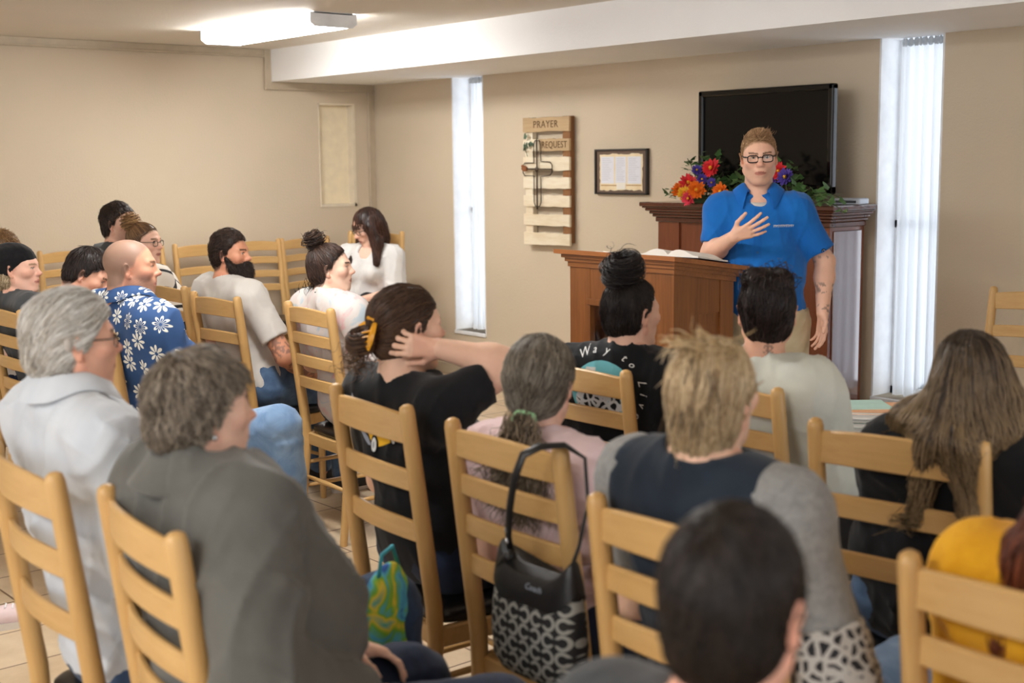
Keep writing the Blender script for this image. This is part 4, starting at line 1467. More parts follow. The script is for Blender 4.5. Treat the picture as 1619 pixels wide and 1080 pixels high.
    def collar(self, mat, parent, r=.07, gap=34, leaf=.034, droop=.03, thick=.004):
        """a folded shirt collar: stand and turned-down leaf, open at the front, resting on the shirt"""
        NB, T = self.NB, self.topS
        up = self.neck_top - NB
        up = up / np.linalg.norm(up)
        def rest(q, gp):
            q = q.copy()
            for _ in range(40):
                if T.eval(q[None])[0] > gp:
                    break
                q[2] += .004
            return q
        rings = []
        n = 44
        for k in range(n + 1):
            a = math.radians(gap + (360 - 2 * gap) * k / n)
            c, s_ = math.cos(a), math.sin(a)
            dv = self.fd * c + self.ax * s_
            fr = ((1 + c) / 2) ** 1.5
            b0 = rest(NB + dv * (r + .014 * fr) + V3(0, 0, -.06), .001)
            b0[2] = min(b0[2], NB[2] + .05)
            top = b0 + up * (.03 - .008 * fr) - dv * .004
            mid = b0 + dv * .014 + V3(0, 0, .016)
            tip = rest(b0 + dv * (leaf + .004 * fr) + V3(0, 0, -.016 - droop * fr), .005)
            rings.append([b0 - dv * thick, top - dv * thick, top + dv * thick + up * .003, mid + V3(0, 0, .006), tip + V3(0, 0, .002), tip - V3(0, 0, .002), mid - V3(0, 0, .002), top - up * .006 + dv * .001])
        A = np.array(rings)
        for _ in range(4):
            A[1:-1] = A[1:-1] * .5 + (A[:-2] + A[2:]) * .25
        return MB().loft([list(map(tuple, q)) for q in A]).build('collar', mat, parent, True, 50)
    def bottoms(self, mat, name='trousers', f=.014, fold=.005, seed=3, h=.013, cut=.06, waist=None):
        S = SDF()
        P, g = self.P, self.g
        S.ell(P, (.163 * g + f * .3, .133 * self.th + f * .3, .138), .06)
        S.ell(P + V3(0, 0, .06), (.15 * g + f * .2 + self.belly * .3, .118 * self.th + f * .2 + self.belly * .3, .12), .05)
        self.legs(S, f + .004)
        lo_ = min(self.leg[1][2][2], self.leg[-1][2][2]) - .03
        S.clip_fn(lambda x, y, z: lo_ - z)
        if fold:
            S.disp(folds(seed, fold, .08))
            zl_ = P[2]
            S.disp(lambda X, Y, Z, zl_=zl_: np.where(Z > zl_ - .02, .004 if self.sit else 0, -.003))
        wz = waist if waist is not None else (P[2] + .09)
        py_ = P[1] + (.13 if self.sit else 9)
        S.clip_fn(lambda x, y, z: z - wz - np.maximum(0, y - py_) * 2)
        V, F = S.mesh(h)
        return np_obj(name, V, F, mat, self.root)
    def shoes(self, mat, sole=None):
        for s in (1, -1):
            an = self.leg[s][2]
            S = SDF()
            z0 = an[2] - .088
            y = an[1]
            x = an[0]
            S.ell((x, y - .03, z0 + .045), (.04, .05, .05), .03)
            S.ell((x + s * .008, y + .08, z0 + .035), (.045, .1, .04), .03)
            S.ell((x + s * .012, y + .15, z0 + .03), (.043, .05, .032), .02)
            S.clip_fn(lambda X, Y, Z, z0=z0: z0 - Z)
            V, F = S.mesh(.011)
            o = np_obj('shoe', V, F, mat, self.root)
            if sole:
                b = MB()
                out = []
                for k in range(24):
                    a = 2 * math.pi * k / 24
                    out.append((x + s * .006 + .047 * math.sin(a) * (1 - .12 * math.cos(a)), y + .06 + .145 * math.cos(a)))
                b.prism(out, z0, z0 + .018, 'xy')
                b.build('sole', sole, o)
    # ---- hair
    def hair_sdf(self, thick=.012, line=0.0, front=None, extra=None, top=0.0, back=0.0, side=0.0, seed=0, rough=.003, wl=.03):
        S = SDF()
        S.frame(self.hR, self.H, self.hs)
        t = thick
        S.ell((0, -.018, .032 + top * .4), (.0745 + t + side, .093 + t + back * .5, .086 + t + top * .6), .01)
        S.ell((0, .008, .022 + top * .4), (.068 + t * .9 + side * .8, .079 + t * .75, .085 + t + top * .6), .02)
        S.ell((0, -.045, -.035), (.058 + t + side * .7, .055 + t + back, .055), .03)
        S.clip_fn(lambda x, y, z: (hairline(y) + line + .0035 * np.sin(x * 230 + 1.3 * np.sin(y * 190)) + .003 * np.sin(y * 270 + x * 90) - z) * .75)
        if extra:
            extra(S)
        S.frame()
        if rough:
            S.disp(folds(seed + 50, rough, wl))
        self.hS = S
        return S
    def hair(self, S, col, col2, n=1200, L=.07, rad=.0011, field='crown', lift=.006, jit=.2, seed=0, h=.006, base=.75, nseg=8, name='hair', tipcol=None, keep=None, more=(), drop=0, off=.0006, sd=None):
        V, F = S.mesh(h, pad=.015)
        hR, H, hs = self.hR, self.H, self.hs
        def L2W(v):
            return (hR @ V3(*v))
        if callable(field):
            fld = field
        elif field == 'crown':
            cpt = H + hR @ V3(0, -.06, .12) * hs
            fld = lambda p: (p - cpt) / np.linalg.norm(p - cpt, axis=1, keepdims=True) + L2W((0, 0, -.25))[None]
        elif field == 'back':
            fld = lambda p: np.repeat(L2W((0, -1, -.35))[None], len(p), 0)
        elif field == 'down':
            fld = lambda p: np.stack([0 * p[:, 0], 0 * p[:, 0], -np.ones(len(p))], 1) + .35 * (p - H) * V3(1, 1, 0) / .1
        elif field == 'forward':
            fld = lambda p: np.repeat(L2W((0, 1, .1))[None], len(p), 0)
        else:
            tgt = H + hR @ V3(*field) * hs
            fld = lambda p: (tgt - p) / np.maximum(np.linalg.norm(tgt - p, axis=1, keepdims=True), .01)
        c0, c1 = np.array(lin(col)), np.array(lin(col2))
        cols = (c0, c1) if tipcol is None else (c0, c1, np.array(lin(tipcol)))
        parts = [(V, F, c0 * base)]
        if n:
            parts.append(strands(S, V, F, n, fld, L, nseg, rad, lift, jit, seed, keep, cols, None, off, drop))
        parts += list(more)
        Vv, Ff, Cc = join(parts)
        self.hair_o = np_obj(name, Vv, Ff, M_HAIR, self.root, Cc)
        return self.hair_o
    def curls(self, centre, n, spread, L, rad, cols, seed, grav=(0, 0, -1), curl=.012, turns=2, nseg=14, out=.5, wd=1.0):
        """loose curling strands rooted round a point (person-local)"""
        r = np.random.RandomState(seed)
        p0 = np.array(centre) + r.normal(size=(n, 3)) * np.array(spread)
        d = r.normal(size=(n, 3)) * out + np.array(grav)
        d /= np.linalg.norm(d, axis=1, keepdims=True)
        t = np.linspace(0, 1, nseg)
        Ln = L * r.uniform(.5, 1.2, n)
        path = p0[:, None] + d[:, None] * (t[None, :, None] * Ln[:, None, None])
        a = np.cross(d, V3(.3, .5, .8))
        a /= np.linalg.norm(a, axis=1, keepdims=True)
        b = np.cross(d, a)
        ph = r.uniform(0, 6.28, n)
        th = ph[:, None] + t[None] * turns * 6.28 * r.uniform(.6, 1.3, n)[:, None]
        am = curl * (.3 + t[None]) * r.uniform(.5, 1.3, n)[:, None]
        path = path + a[:, None] * (np.cos(th) * am)[..., None] + b[:, None] * (np.sin(th) * am)[..., None]
        path[..., 2] -= .12 * L * t[None] ** 2
        c = [np.array(lin(q)) for q in cols]
        return tubes(path, rad * r.uniform(.6, 1.3, n), c, r)
    def bun(self, centre, R, n, rad, cols, seed, wind=1.0, messy=.2):
        """wound strands round a ball; centre in head space"""
        r = np.random.RandomState(seed)
        c = self.H + self.hR @ V3(*centre) * self.hs
        ax = self.hR @ V3(0, -.5, .86)
        m = 16
        e = np.stack([np.cross(ax, V3(1, .2, .1))])[0]
        e /= np.linalg.norm(e)
        f = np.cross(ax, e)
        lat = r.uniform(-1.1, 1.3, n)
        ph = r.uniform(0, 6.28, n)
        t = np.linspace(0, 1, m)
        th = ph[:, None] + t[None] * 3.2 * wind * r.uniform(.5, 1.2, n)[:, None]
        la = lat[:, None] + .5 * np.sin(t[None] * 3 + ph[:, None])
        rr = R * (1 + messy * r.uniform(-.3, 1, n)[:, None] * np.sin(t[None] * np.pi) + r.normal(size=(n, 1)) * .04)
        path = c + (e * (np.cos(th) * np.cos(la) * rr)[..., None] + f * (np.sin(th) * np.cos(la) * rr)[..., None] + ax * (np.sin(la) * rr * .85)[..., None])
        return tubes(path, rad * r.uniform(.6, 1.3, n), [np.array(lin(q)) for q in cols], r)
    def hp(self, x, y, z):
        return self.H + self.hR @ V3(x, y, z) * self.hs
    def glasses(self, mat, w=.064, z=.006, half=.021, hgt=.016, R=.0016, name='glasses'):
        root = bpy.data.objects.new(name, None)
        mb = MB()
        P = self.hp
        R = R * self.hs
        for s in (1, -1):
            pts = []
            for k in range(20):
                a = 2 * math.pi * k / 20
                ca, sa = math.cos(a), math.sin(a)
                e = .6
                u = math.copysign(abs(ca) ** e, ca) * half
                v = math.copysign(abs(sa) ** e, sa) * hgt
                pts.append(P(s * .033 + u, .098 - .25 * abs(s * .033 + u - 0) * .35, z + v - .003))
            mb.tube(pts, R, 6, closed=True)
            mb.tube([P(s * (.033 + half), .094, z + .006), P(s * .0735, .07, z + .006), P(s * .0785, -.012, z + .007), P(s * .078, -.025, z - .01)], R * 1.1, 6)
        mb.tube([P(-.013, .1, z + .002), P(0, .107, z + .005), P(.013, .1, z + .002)], R, 6)
        o = mb.build(name, mat, self.root, True)
        for s in (1, -1):
            lm = MB()
            ring = [P(s * .033 + math.cos(2 * math.pi * k / 16) * half * .96, .0965 - .25 * abs(s * .033 + math.cos(2 * math.pi * k / 16) * half) * .35, z - .003 + math.sin(2 * math.pi * k / 16) * hgt * .96) for k in range(16)]
            ring2 = [p + self.hR @ V3(0, .0012, 0) for p in ring]
            lm.loft([ring, ring2])
            lm.build('lens', M_LENS, o)
        return o
    def decal(self, parent, polys, origin, u, v, d, name='print', off=.0015):
        """polys: list of (verts2d, faces, material); projected along d on to the top garment"""
        me = parent.data
        bvh = BVHTree.FromPolygons([vv.co for vv in me.vertices], [tuple(p.vertices) for p in me.polygons])
        origin, u, v, d = (Vector(q) for q in (origin, u, v, d))
        d = d.normalized()
        out = []
        for k, (vs, fs, mat) in enumerate(polys):
            bm = bmesh.new()
            bv = [bm.verts.new((a, b, 0)) for a, b, *_ in vs]
            for f in fs:
                try:
                    bm.faces.new([bv[i] for i in f])
                except ValueError:
                    pass
            bmesh.ops.triangulate(bm, faces=bm.faces)
            for _ in range(4):
                es = [e for e in bm.edges if e.calc_length() > .014]
                if not es:
                    break
                bmesh.ops.subdivide_edges(bm, edges=es, cuts=1)
                bmesh.ops.triangulate(bm, faces=bm.faces)
            bad = []
            for vv in bm.verts:
                p = origin + u * vv.co.x + v * vv.co.y
                hit, nn, _, _ = bvh.ray_cast(p, d)
                if hit is None:
                    bad.append(vv)
                else:
                    vv.co = hit - d * (off + k * .0004)
            bmesh.ops.delete(bm, geom=bad, context='VERTS')
            m2 = bpy.data.meshes.new(name)
            bm.to_mesh(m2)
            bm.free()
            m2.materials.append(mat)
            o = bpy.data.objects.new(name, m2)
            C.objects.link(o)
            o.parent = parent
            out.append(o)
        return out
m, nt, b = new_mat('lens_glass')
mixs = nd(nt, 'ShaderNodeMixShader')
tra = nd(nt, 'ShaderNodeBsdfTransparent')
glo = nd(nt, 'ShaderNodeBsdfGlossy')
glo.inputs['Roughness'].default_value = .05
mixs.inputs[0].default_value = .03
nt.links.new(tra.outputs[0], mixs.inputs[1])
nt.links.new(glo.outputs[0], mixs.inputs[2])
nt.links.new(mixs.outputs[0], nt.nodes['Material Output'].inputs[0])
M_LENS = m

# ------------------------------------------------------------------ garment materials
M_JEANS = cloth('blue_denim', (92, 118, 150), (66, 90, 122), .85, 14, .3)
M_JEANSL = cloth('light_denim', (128, 154, 184), (98, 126, 160), .85, 12, .3)
M_JEANSM = cloth('mid_denim', (64, 86, 118), (46, 64, 92), .85, 14, .3)
M_JEANSD = cloth('dark_denim', (40, 52, 78), (26, 34, 54), .85, 12, .3)
M_BLACKP = cloth('black_trouser_cloth', (26, 26, 29), (18, 18, 21))
M_BLACKT = cloth('black_tee_jersey', (27, 29, 32), (20, 21, 24))
M_NAVY = cloth('navy_jersey', (36, 46, 58), (28, 37, 48))
M_WTEE = cloth('white_tee_jersey', (212, 208, 202), (202, 197, 190))
M_CREAM = cloth('cream_tee_jersey', (212, 214, 203), (200, 203, 193))
M_PALE = cloth('pale_blue_shirting', (206, 211, 217), (194, 200, 208))
M_JACK = cloth('grey_olive_twill', (100, 99, 94), (88, 87, 82), .8, 5, .3)
M_PINK = cloth('pale_pink_jersey', (232, 208, 210), (222, 196, 199))
M_YEL = cloth('mustard_knit', (232, 172, 40), (218, 156, 30), .95, 20, .4)
M_GREY = cloth('heather_grey_jersey', (150, 150, 148), (130, 130, 129), .95, 60, .3)
M_DGREY = cloth('charcoal_jersey', (74, 76, 78), (60, 62, 64))
M_POLO = cloth('royal_blue_pique', (24, 112, 196), (20, 102, 184), .8, 6, .4)
M_KHAKI = cloth('khaki_twill', (206, 190, 158), (192, 175, 142))
M_BLOUSE = cloth('white_blouse_cotton', (222, 220, 218), (210, 208, 206))
M_BEANIE = cloth('black_beanie_knit', (22, 22, 25), (15, 15, 17), .95, 60, .5)
M_SHOE = plain('dark_shoe', (40, 36, 34), .5)
M_SOLE = plain('shoe_sole', (214, 206, 196), .7)
M_SPEC = plain('black_spectacle_frame', (20, 19, 20), .25)
M_SILV = plain('silver_metal', (200, 202, 206), .25, .9)
# tie-dye
m, nt, b = new_mat('pastel_tie_dye')
v = coords(nt)
nz = noise(nt, v, 9, 4, .6, 1.5)
nt.links.new(ramp(nt, nz, [(.34, lin((222, 182, 182))), (.44, lin((214, 206, 202))), (.56, lin((214, 208, 204))), (.66, lin((186, 200, 208)))]), b.inputs['Base Color'])
b.inputs['Roughness'].default_value = .9
M_TIE = m
# blue shirt with white flower outlines: cells with eight-petal rosettes
m, nt, b = new_mat('blue_flowered_cotton')
def rosettes(v, scale, petals, r_out, seedoff):
    mp = nd(nt, 'ShaderNodeMapping')
    mp.inputs[3].default_value = (scale,) * 3
    mp.inputs[1].default_value = (seedoff, seedoff * .7, 0)
    nt.links.new(v, mp.inputs[0])
    vo = nd(nt, 'ShaderNodeTexVoronoi', voronoi_dimensions='2D')
    vo.inputs['Scale'].default_value = 1
    vo.inputs['Randomness'].default_value = .45
    nt.links.new(mp.outputs[0], vo.inputs['Vector'])
    sub = nd(nt, 'ShaderNodeVectorMath', operation='SUBTRACT')
    nt.links.new(mp.outputs[0], sub.inputs[0])
    nt.links.new(vo.outputs['Position'], sub.inputs[1])
    se = nd(nt, 'ShaderNodeSeparateXYZ')
    nt.links.new(sub.outputs[0], se.inputs[0])
    ang = math_n(nt, 'ARCTAN2', se.outputs[1], se.outputs[0])
    rad = math_n(nt, 'SQRT', math_n(nt, 'ADD', math_n(nt, 'MULTIPLY', se.outputs[0], se.outputs[0]), math_n(nt, 'MULTIPLY', se.outputs[1], se.outputs[1])))
    pet = math_n(nt, 'ABSOLUTE', math_n(nt, 'COSINE', math_n(nt, 'MULTIPLY', ang, petals / 2)))
    lim = math_n(nt, 'MULTIPLY', math_n(nt, 'ADD', math_n(nt, 'MULTIPLY', math_n(nt, 'POWER', pet, .8), .8), .2), r_out)
    inside = math_n(nt, 'LESS_THAN', rad, lim)
    core = math_n(nt, 'GREATER_THAN', rad, r_out * .2)
    wide = math_n(nt, 'GREATER_THAN', pet, .5)
    inner = math_n(nt, 'MULTIPLY', math_n(nt, 'LESS_THAN', rad, math_n(nt, 'MULTIPLY', lim, .72)), math_n(nt, 'GREATER_THAN', pet, .8))
    a = math_n(nt, 'MULTIPLY', math_n(nt, 'MULTIPLY', inside, core), wide)
    sep = nd(nt, 'ShaderNodeSeparateColor')
    nt.links.new(vo.outputs['Color'], sep.inputs[0])
    hollow = math_n(nt, 'MULTIPLY', inner, math_n(nt, 'GREATER_THAN', sep.outputs[0], .5))
    a = math_n(nt, 'SUBTRACT', a, hollow)
    return a
t_ = nd(nt, 'ShaderNodeTexCoord')
se = nd(nt, 'ShaderNodeSeparateXYZ')
nt.links.new(t_.outputs['Object'], se.inputs[0])
cb = nd(nt, 'ShaderNodeCombineXYZ')
nt.links.new(math_n(nt, 'ADD', math_n(nt, 'MULTIPLY', se.outputs[0], .9), math_n(nt, 'MULTIPLY', se.outputs[1], .75)), cb.inputs[0])
nt.links.new(math_n(nt, 'ADD', se.outputs[2], math_n(nt, 'MULTIPLY', se.outputs[1], .25)), cb.inputs[1])
fl = rosettes(cb.outputs[0], 12, 8, .4, 0.0)
mxx = nd(nt, 'ShaderNodeMix', data_type='RGBA')
nt.links.new(fl, mxx.inputs[0])
mxx.inputs[6].default_value = (*lin((42, 76, 124)), 1)
mxx.inputs[7].default_value = (*lin((232, 232, 222)), 1)
nt.links.new(mxx.outputs[2], b.inputs['Base Color'])
b.inputs['Roughness'].default_value = .85
M_FLOWER = m
# plaid and bandana patterns
m, nt, b = new_mat('white_black_plaid')
t_ = nd(nt, 'ShaderNodeTexCoord')
mp = nd(nt, 'ShaderNodeMapping')
mp.inputs[2].default_value = (0, math.radians(45), 0)
mp.inputs[3].default_value = (1, 1, 1)
nt.links.new(t_.outputs['Object'], mp.inputs[0])
se = nd(nt, 'ShaderNodeSeparateXYZ')
nt.links.new(mp.outputs[0], se.inputs[0])
def bars(c, per, w):
    return math_n(nt, 'LESS_THAN', math_n(nt, 'FRACT', math_n(nt, 'MULTIPLY', math_n(nt, 'ADD', c, 5.0), 1 / per)), w)
s1 = math_n(nt, 'MAXIMUM', bars(se.outputs[0], .085, .2), bars(se.outputs[2], .085, .2))
mxx = nd(nt, 'ShaderNodeMix', data_type='RGBA')
nt.links.new(s1, mxx.inputs[0])
mxx.inputs[6].default_value = (*lin((222, 214, 202)), 1)
mxx.inputs[7].default_value = (*lin((34, 33, 36)), 1)
nt.links.new(mxx.outputs[2], b.inputs['Base Color'])
b.inputs['Roughness'].default_value = .9
M_PLAID = m
def bw_pattern(name, scale, thr, dark, light):
    m, nt, b = new_mat(name)
    v = coords(nt)
    vo = nd(nt, 'ShaderNodeTexVoronoi', feature='DISTANCE_TO_EDGE')
    vo.inputs['Scale'].default_value = scale
    nt.links.new(v, vo.inputs['Vector'])
    nz = noise(nt, v, scale * 1.4, 4, .6, 2)
    a = math_n(nt, 'GREATER_THAN', math_n(nt, 'ADD', vo.outputs[0], math_n(nt, 'MULTIPLY', nz, .35)), thr)
    nt.links.new(ramp(nt, a, [(.4, lin(light)), (.6, lin(dark))]), b.inputs['Base Color'])
    b.inputs['Roughness'].default_value = .9
    return m
M_BAND = bw_pattern('black_white_bandana', 48, .34, (30, 30, 33), (178, 174, 168))
M_BWPRINT = bw_pattern('black_white_line_print', 40, .33, (24, 25, 28), (222, 226, 230))
M_TEAL = plain('teal_print', (120, 196, 208), .8, 0, .2, .04)
M_WPRINT = plain('white_print', (226, 228, 226), .8, 0, .2, .03)
M_YPRINT = plain('yellow_print', (240, 186, 50), .8, 0, .2, .06)
M_OPRINT = plain('cream_print', (250, 226, 170), .8, 0, .2, .06)
M_GPRINT = plain('grey_print', (150, 156, 168), .8, 0, .2, .06)
M_KPRINT = plain('black_print', (16, 16, 18), .8, 0, .2, 0)
M_AMBER = plain('mustard_plastic', (226, 158, 34), .25, 0, .5, .08)

PR = (-3.89, 4.79)
def disc(cx, cy, rx, ry=None, n=28):
    ry = ry or rx
    return [(cx + rx * math.cos(2 * math.pi * k / n), cy + ry * math.sin(2 * math.pi * k / n)) for k in range(n)], [tuple(range(n))]
def poly(*pts):
    return list(pts), [tuple(range(len(pts)))]
def glyphs(body, size, cx, cy, rot=0, shear=0.0):
    vs, fs = text_mesh(body, size, 0, shear)
    c, s = math.cos(rot), math.sin(rot)
    return [(cx + x * c - y * s, cy + x * s + y * c) for x, y, z in vs], fs

# ------------------------------------------------------------------ 1 white-haired man
p = Person('man with thick white hair and glasses in pale button shirt at the near left', (-2.76, .95), 0, (-2.815, 1.10, 1.272), (-2.3, 4.9), (230, 176, 150), w=.195, g=1.05, belly=.03, hs=.99, legs={1: ((.24, .76, .60), (.24, .8, .09)), -1: ((-.1, .64, .555), (-.12, .62, .09))})
p.body(.0095, .0045)
p.top(M_PALE, 'button_shirt', 'long', loose=.02, arm_loose=.026, fold=.012, seed=4, h=.009, hem=.55, neck=.064, wl=.13, collar=M_PALE)
p.bottoms(M_JEANSM, 'jeans', seed=5)
p.shoes(M_SHOE, M_SOLE)
S = p.hair_sdf(.009, -.012, top=.012, back=.012, side=.0, seed=1, rough=.003, wl=.04)
def fld(q, p=p):
    l = (q - p.H) @ p.hR
    d = np.stack([l[:, 0] * 2.0, -np.ones(len(q)), -.55 - 9 * np.maximum(0, -.02 - l[:, 1]) + .25 * np.sin(l[:, 0] * 90)], 1)
    return d @ p.hR.T
p.hair(S, (158, 148, 132), (250, 248, 244), 3400, .11, .0011, fld, .004, .14, 2, .006, .9, 9)
p.glasses(M_SPEC)
o = p.hp(.086, -.034, .008)
MB().sphere(o, .011, 10, (.6, .9, 1.5)).build('hearing_aid', plain('grey_plastic', (176, 168, 160), .4), p.root, True)

# ------------------------------------------------------------------ 2 woman in grey jacket
p = Person('woman with short grey-brown hair in loose grey jacket, back to the camera', (-2.19, .955), -6, (-2.205, 1.10, 1.205), (-1.7, 4.2), (234, 190, 166), w=.185, g=1.12, belly=.05, fem=True, hs=.95, twist=4, shdrop=-.005,
           arms={1: ((.275, .1, .78), (.19, .36, .67)), -1: ((-.28, .14, .78), (-.1, .46, .66))}, legs={1: ((.2, .64, .555), (.24, .62, .09)), -1: ((-.1, .6, .535), (-.1, .6, .09))})
p.body(.0095, .005)
p.top(M_JACK, 'jacket', 'long', loose=.04, arm_loose=.04, fold=.014, seed=9, h=.009, hem=.44, neck=.066, wl=.15)
rings = []
NB = p.NB
for k in range(33):
    a = math.radians(40 + 280 * k / 32)
    dv = p.fd * math.cos(a) + p.ax * math.sin(a)
    r0 = .082 + .01 * math.cos(a)
    rings.append([NB + dv * (r0 - .004) + V3(0, 0, .012), NB + dv * (r0 - .012) + V3(0, 0, .05), NB + dv * (r0 + .006) + V3(0, 0, .054), NB + dv * (r0 + .045 + .012 * abs(math.sin(a))) + V3(0, 0, -.002), NB + dv * (r0 + .04 + .012 * abs(math.sin(a))) + V3(0, 0, -.008)])
MB().loft(rings).build('jacket_collar', M_JACK, p.root, True, 40)
p.bottoms(M_JEANSD, 'jeans', seed=6)
p.shoes(M_SHOE, M_SOLE)
S = p.hair_sdf(.012, -.01, top=.012, back=.012, side=.002, seed=3, rough=.005, wl=.035)
p.hair(S, (78, 66, 54), (168, 154, 136), 3600, .05, .0011, 'crown', .005, .4, 3, .006, .75, 8)
MB().sphere(p.hp(.084, -.004, -.045), .006, 8).build('earring', M_SILV, p.root, True)

# ------------------------------------------------------------------ 3 woman in black tee, hand in her hair
hx = p_ = None
p = Person('woman in black tee with yellow car print, right hand raised to her brown hair', (-2.87, 1.914), 0, (-2.89, 2.06, 1.21), (-2.5, 5.2), (232, 190, 164), w=.172, g=1.08, belly=.03, fem=True, hs=1.08,
           arms={1: ((.225, .315, 1.115), (.125, .145, 1.17), dict(d=(-.62, -.72, .12), n=(-.81, .58, .1), curl=(.4, .55, .6, .62), thumb=.3, spread=.1)), -1: ((-.24, .2, .74), (-.08, .44, .66))})
p.body(.0095, .005, hands=(1,), hands_h=.0035)
T = p.top(M_BLACKT, 'tee', 'short', .62, .016, .02, .5, .066, fold=.008, seed=12, h=.008, wl=.11)
cz = .885
car = [(*poly((-.115, .03), (-.12, .0), (-.1, -.02), (-.05, -.035), (-.02, -.075), (.03, -.062), (.1, -.035), (.118, -.0), (.1, .022), (.05, .026), (.03, .045), (-.03, .055), (-.08, .05)), M_YPRINT),
       (*poly((-.07, .012), (-.02, .008), (.03, .006), (.08, .01), (.08, .018), (.02, .018), (-.07, .024)), M_OPRINT),
       (*poly((-.115, -.012), (-.05, -.045), (-.03, -.07), (-.05, -.07), (-.1, -.04)), M_GPRINT),
       (*poly((-.02, .048), (.02, .042), (.045, .03), (.0, .03)), M_GPRINT),
       (*disc(-.012, -.062, .021, .03), M_KPRINT), (*disc(-.014, -.064, .015, .023), M_WPRINT), (*disc(-.014, -.064, .006, .01), M_GPRINT),
       (*disc(.092, -.032, .012, .02), M_KPRINT), (*disc(.092, -.033, .007, .013), M_WPRINT), (*disc(-.1, .006, .011, .012), M_WPRINT)]
p.decal(T, car, p.W2L((-2.905, 1.985, .955)) - V3(-.35, .93, 0) * .4, (.74, .28, 0), (0, 0, .85), (-.35, .93, 0), 'car_print')
p.decal(T, [(*poly((-.012, -.03), (.012, -.03), (.01, .0), (.004, .02), (-.004, .03), (-.01, .0)), M_GPRINT)], p.W2L((-3.02, 1.98, 1.0)) - V3(-.35, .93, 0) * .4, (.93, .35, 0), (0, 0, 1), (-.35, .93, 0), 'figure_print')
p.bottoms(M_JEANSD, 'jeans', seed=7)
p.shoes(M_SHOE, M_SOLE)
S = p.hair_sdf(.008, -.004, back=.004, seed=4, rough=.002)
ctr = (-.012, -.14, -.025)
p.hair(S, (54, 37, 27), (104, 74, 52), 2200, .13, .0011, ctr, .002, .06, 5, .006, .8, 9,
       more=[p.bun(ctr, .034, 500, .0016, ((46, 31, 23), (120, 86, 60)), 6, 1.2, .4), p.curls(p.hp(-.01, -.14, -.05), 60, (.014, .014, .01), .075, .0013, ((60, 42, 30), (140, 104, 72)), 8, (-.2, -.3, -1), .012)])
c_ = p.hp(.0, -.118, -.005)
cl = MB()
for s in (-1, 1):
    pts = [p.hp(.02 * s, -.112, .03), p.hp(.038 * s, -.128, .012), p.hp(.042 * s, -.14, -.018), p.hp(.03 * s, -.142, -.045)]
    cl.tube(pts, [.008, .011, .011, .006], 8, flat=(1, .45))
    for k in range(4):
        cl.tube([p.hp((.036 + .002 * k) * s, -.13 - .003 * k, .008 - k * .013), p.hp(.02 * s, -.155, .002 - k * .013)], [.004, .002], 6)
cl.tube([p.hp(-.024, -.112, .034), p.hp(0, -.118, .04), p.hp(.024, -.112, .034)], .008, 8)
cl.build('claw_clip', M_AMBER, p.root, True, 50)

# ------------------------------------------------------------------ 4 woman in pink with ponytail
p = Person('woman with grey ponytail tied in mint green, wearing pale pink tee', (-2.25, 1.863), 0, (-2.285, 2.01, 1.14), PR, (226, 182, 160), w=.165, g=1.05, belly=.03, fem=True, hs=1.02)
p.body(.0095, .005)
p.top(M_PINK, 'tee', 'short', .7, .016, .02, .48, .066, fold=.009, seed=15, h=.009, wl=.1)
p.bottoms(M_JEANSD, 'jeans', seed=8)
p.shoes(M_SHOE, M_SOLE)
S = p.hair_sdf(.009, -.002, back=.006, seed=5, rough=.003)
ctr = (-.005, -.115, -.075)
tail = p.hp(*ctr)
cc_ = ((84, 70, 56), (170, 152, 128))
p.hair(S, (78, 68, 56), (164, 154, 138), 2400, .13, .0012, ctr, .005, .16, 7, .006, .8, 9,
       more=[p.curls(tail + V3(0, -.008, -.01), 1500, (.02, .008, .014), .2, .0015, cc_, 9, (-.14, .0, -1), .011, 2.2, 18, np.array([.34, .05, .15]))])
MB().tube([p.hp(-.005 + .024 * math.cos(a), -.118 + .006 * math.sin(a), -.075 + .02 * math.sin(a)) for a in [2 * math.pi * k / 14 for k in range(14)]], .009, 8, closed=True).build('hair_tie', cloth('mint_scrunchie', (168, 214, 166), (140, 190, 140), .9, 60), p.root, True)

# ------------------------------------------------------------------ 5 blonde woman
p = Person('blonde woman in navy tank over grey sleeves, head turned to the right', (-1.5, 1.63), 0, (-1.535, 1.77, 1.24), (-2.1, 5.0), (228, 186, 160), w=.18, g=1.12, belly=.04, fem=True, hs=.93, arms={1: ((.245, .13, .80), (.12, .37, .68))}, legs={1: ((.05, .68, .585), (.1, .66, .09)), -1: ((-.2, .62, .545), (-.2, .62, .09))})
p.body(.0095, .005)
p.top(M_GREY, 'grey_tee', 'short', .74, .006, .018, .5, .08, fold=.004, seed=18, h=.01)
p.top(M_NAVY, 'navy_tank', 'none', .0, .026, .02, .46, .082, .05, fold=.005, seed=19, h=.009, neck_y=.01, wl=.12)
S = SDF()
for s in (1,):
    sh_, e, wr = p.arm[s]
    d, d0 = wr - e, e - sh_
    S.cap(sh_ + d0 * .7, e, .07, .066, .03, [(sh_ + d0 * .72, -d0 / np.linalg.norm(d0))])
    S.cap(e, e + d * .5, .066, .062, .03, [(e + d * .45, d / np.linalg.norm(d))])
S.disp(folds(21, .008, .06))
Vv, Ff = S.mesh(.008)
np_obj('patterned_cuff', Vv, Ff, M_BAND, p.root)
p.bottoms(M_JEANSL, 'jeans', seed=9)
p.shoes(M_SHOE, M_SOLE)
def ex(S):
    S.ell((0, -.03, .02), (.093, .1, .1), .02)
    S.ell((0, -.07, -.05), (.08, .05, .09), .03)
S = p.hair_sdf(.018, -.012, back=.006, side=.006, seed=6, rough=.005)
S2 = SDF()
S2.frame(p.hR, p.H, p.hs)
S2.ell((0, -.02, .032), (.084, .102, .096), .01)
S2.ell((0, -.055, -.05), (.07, .056, .1), .04)
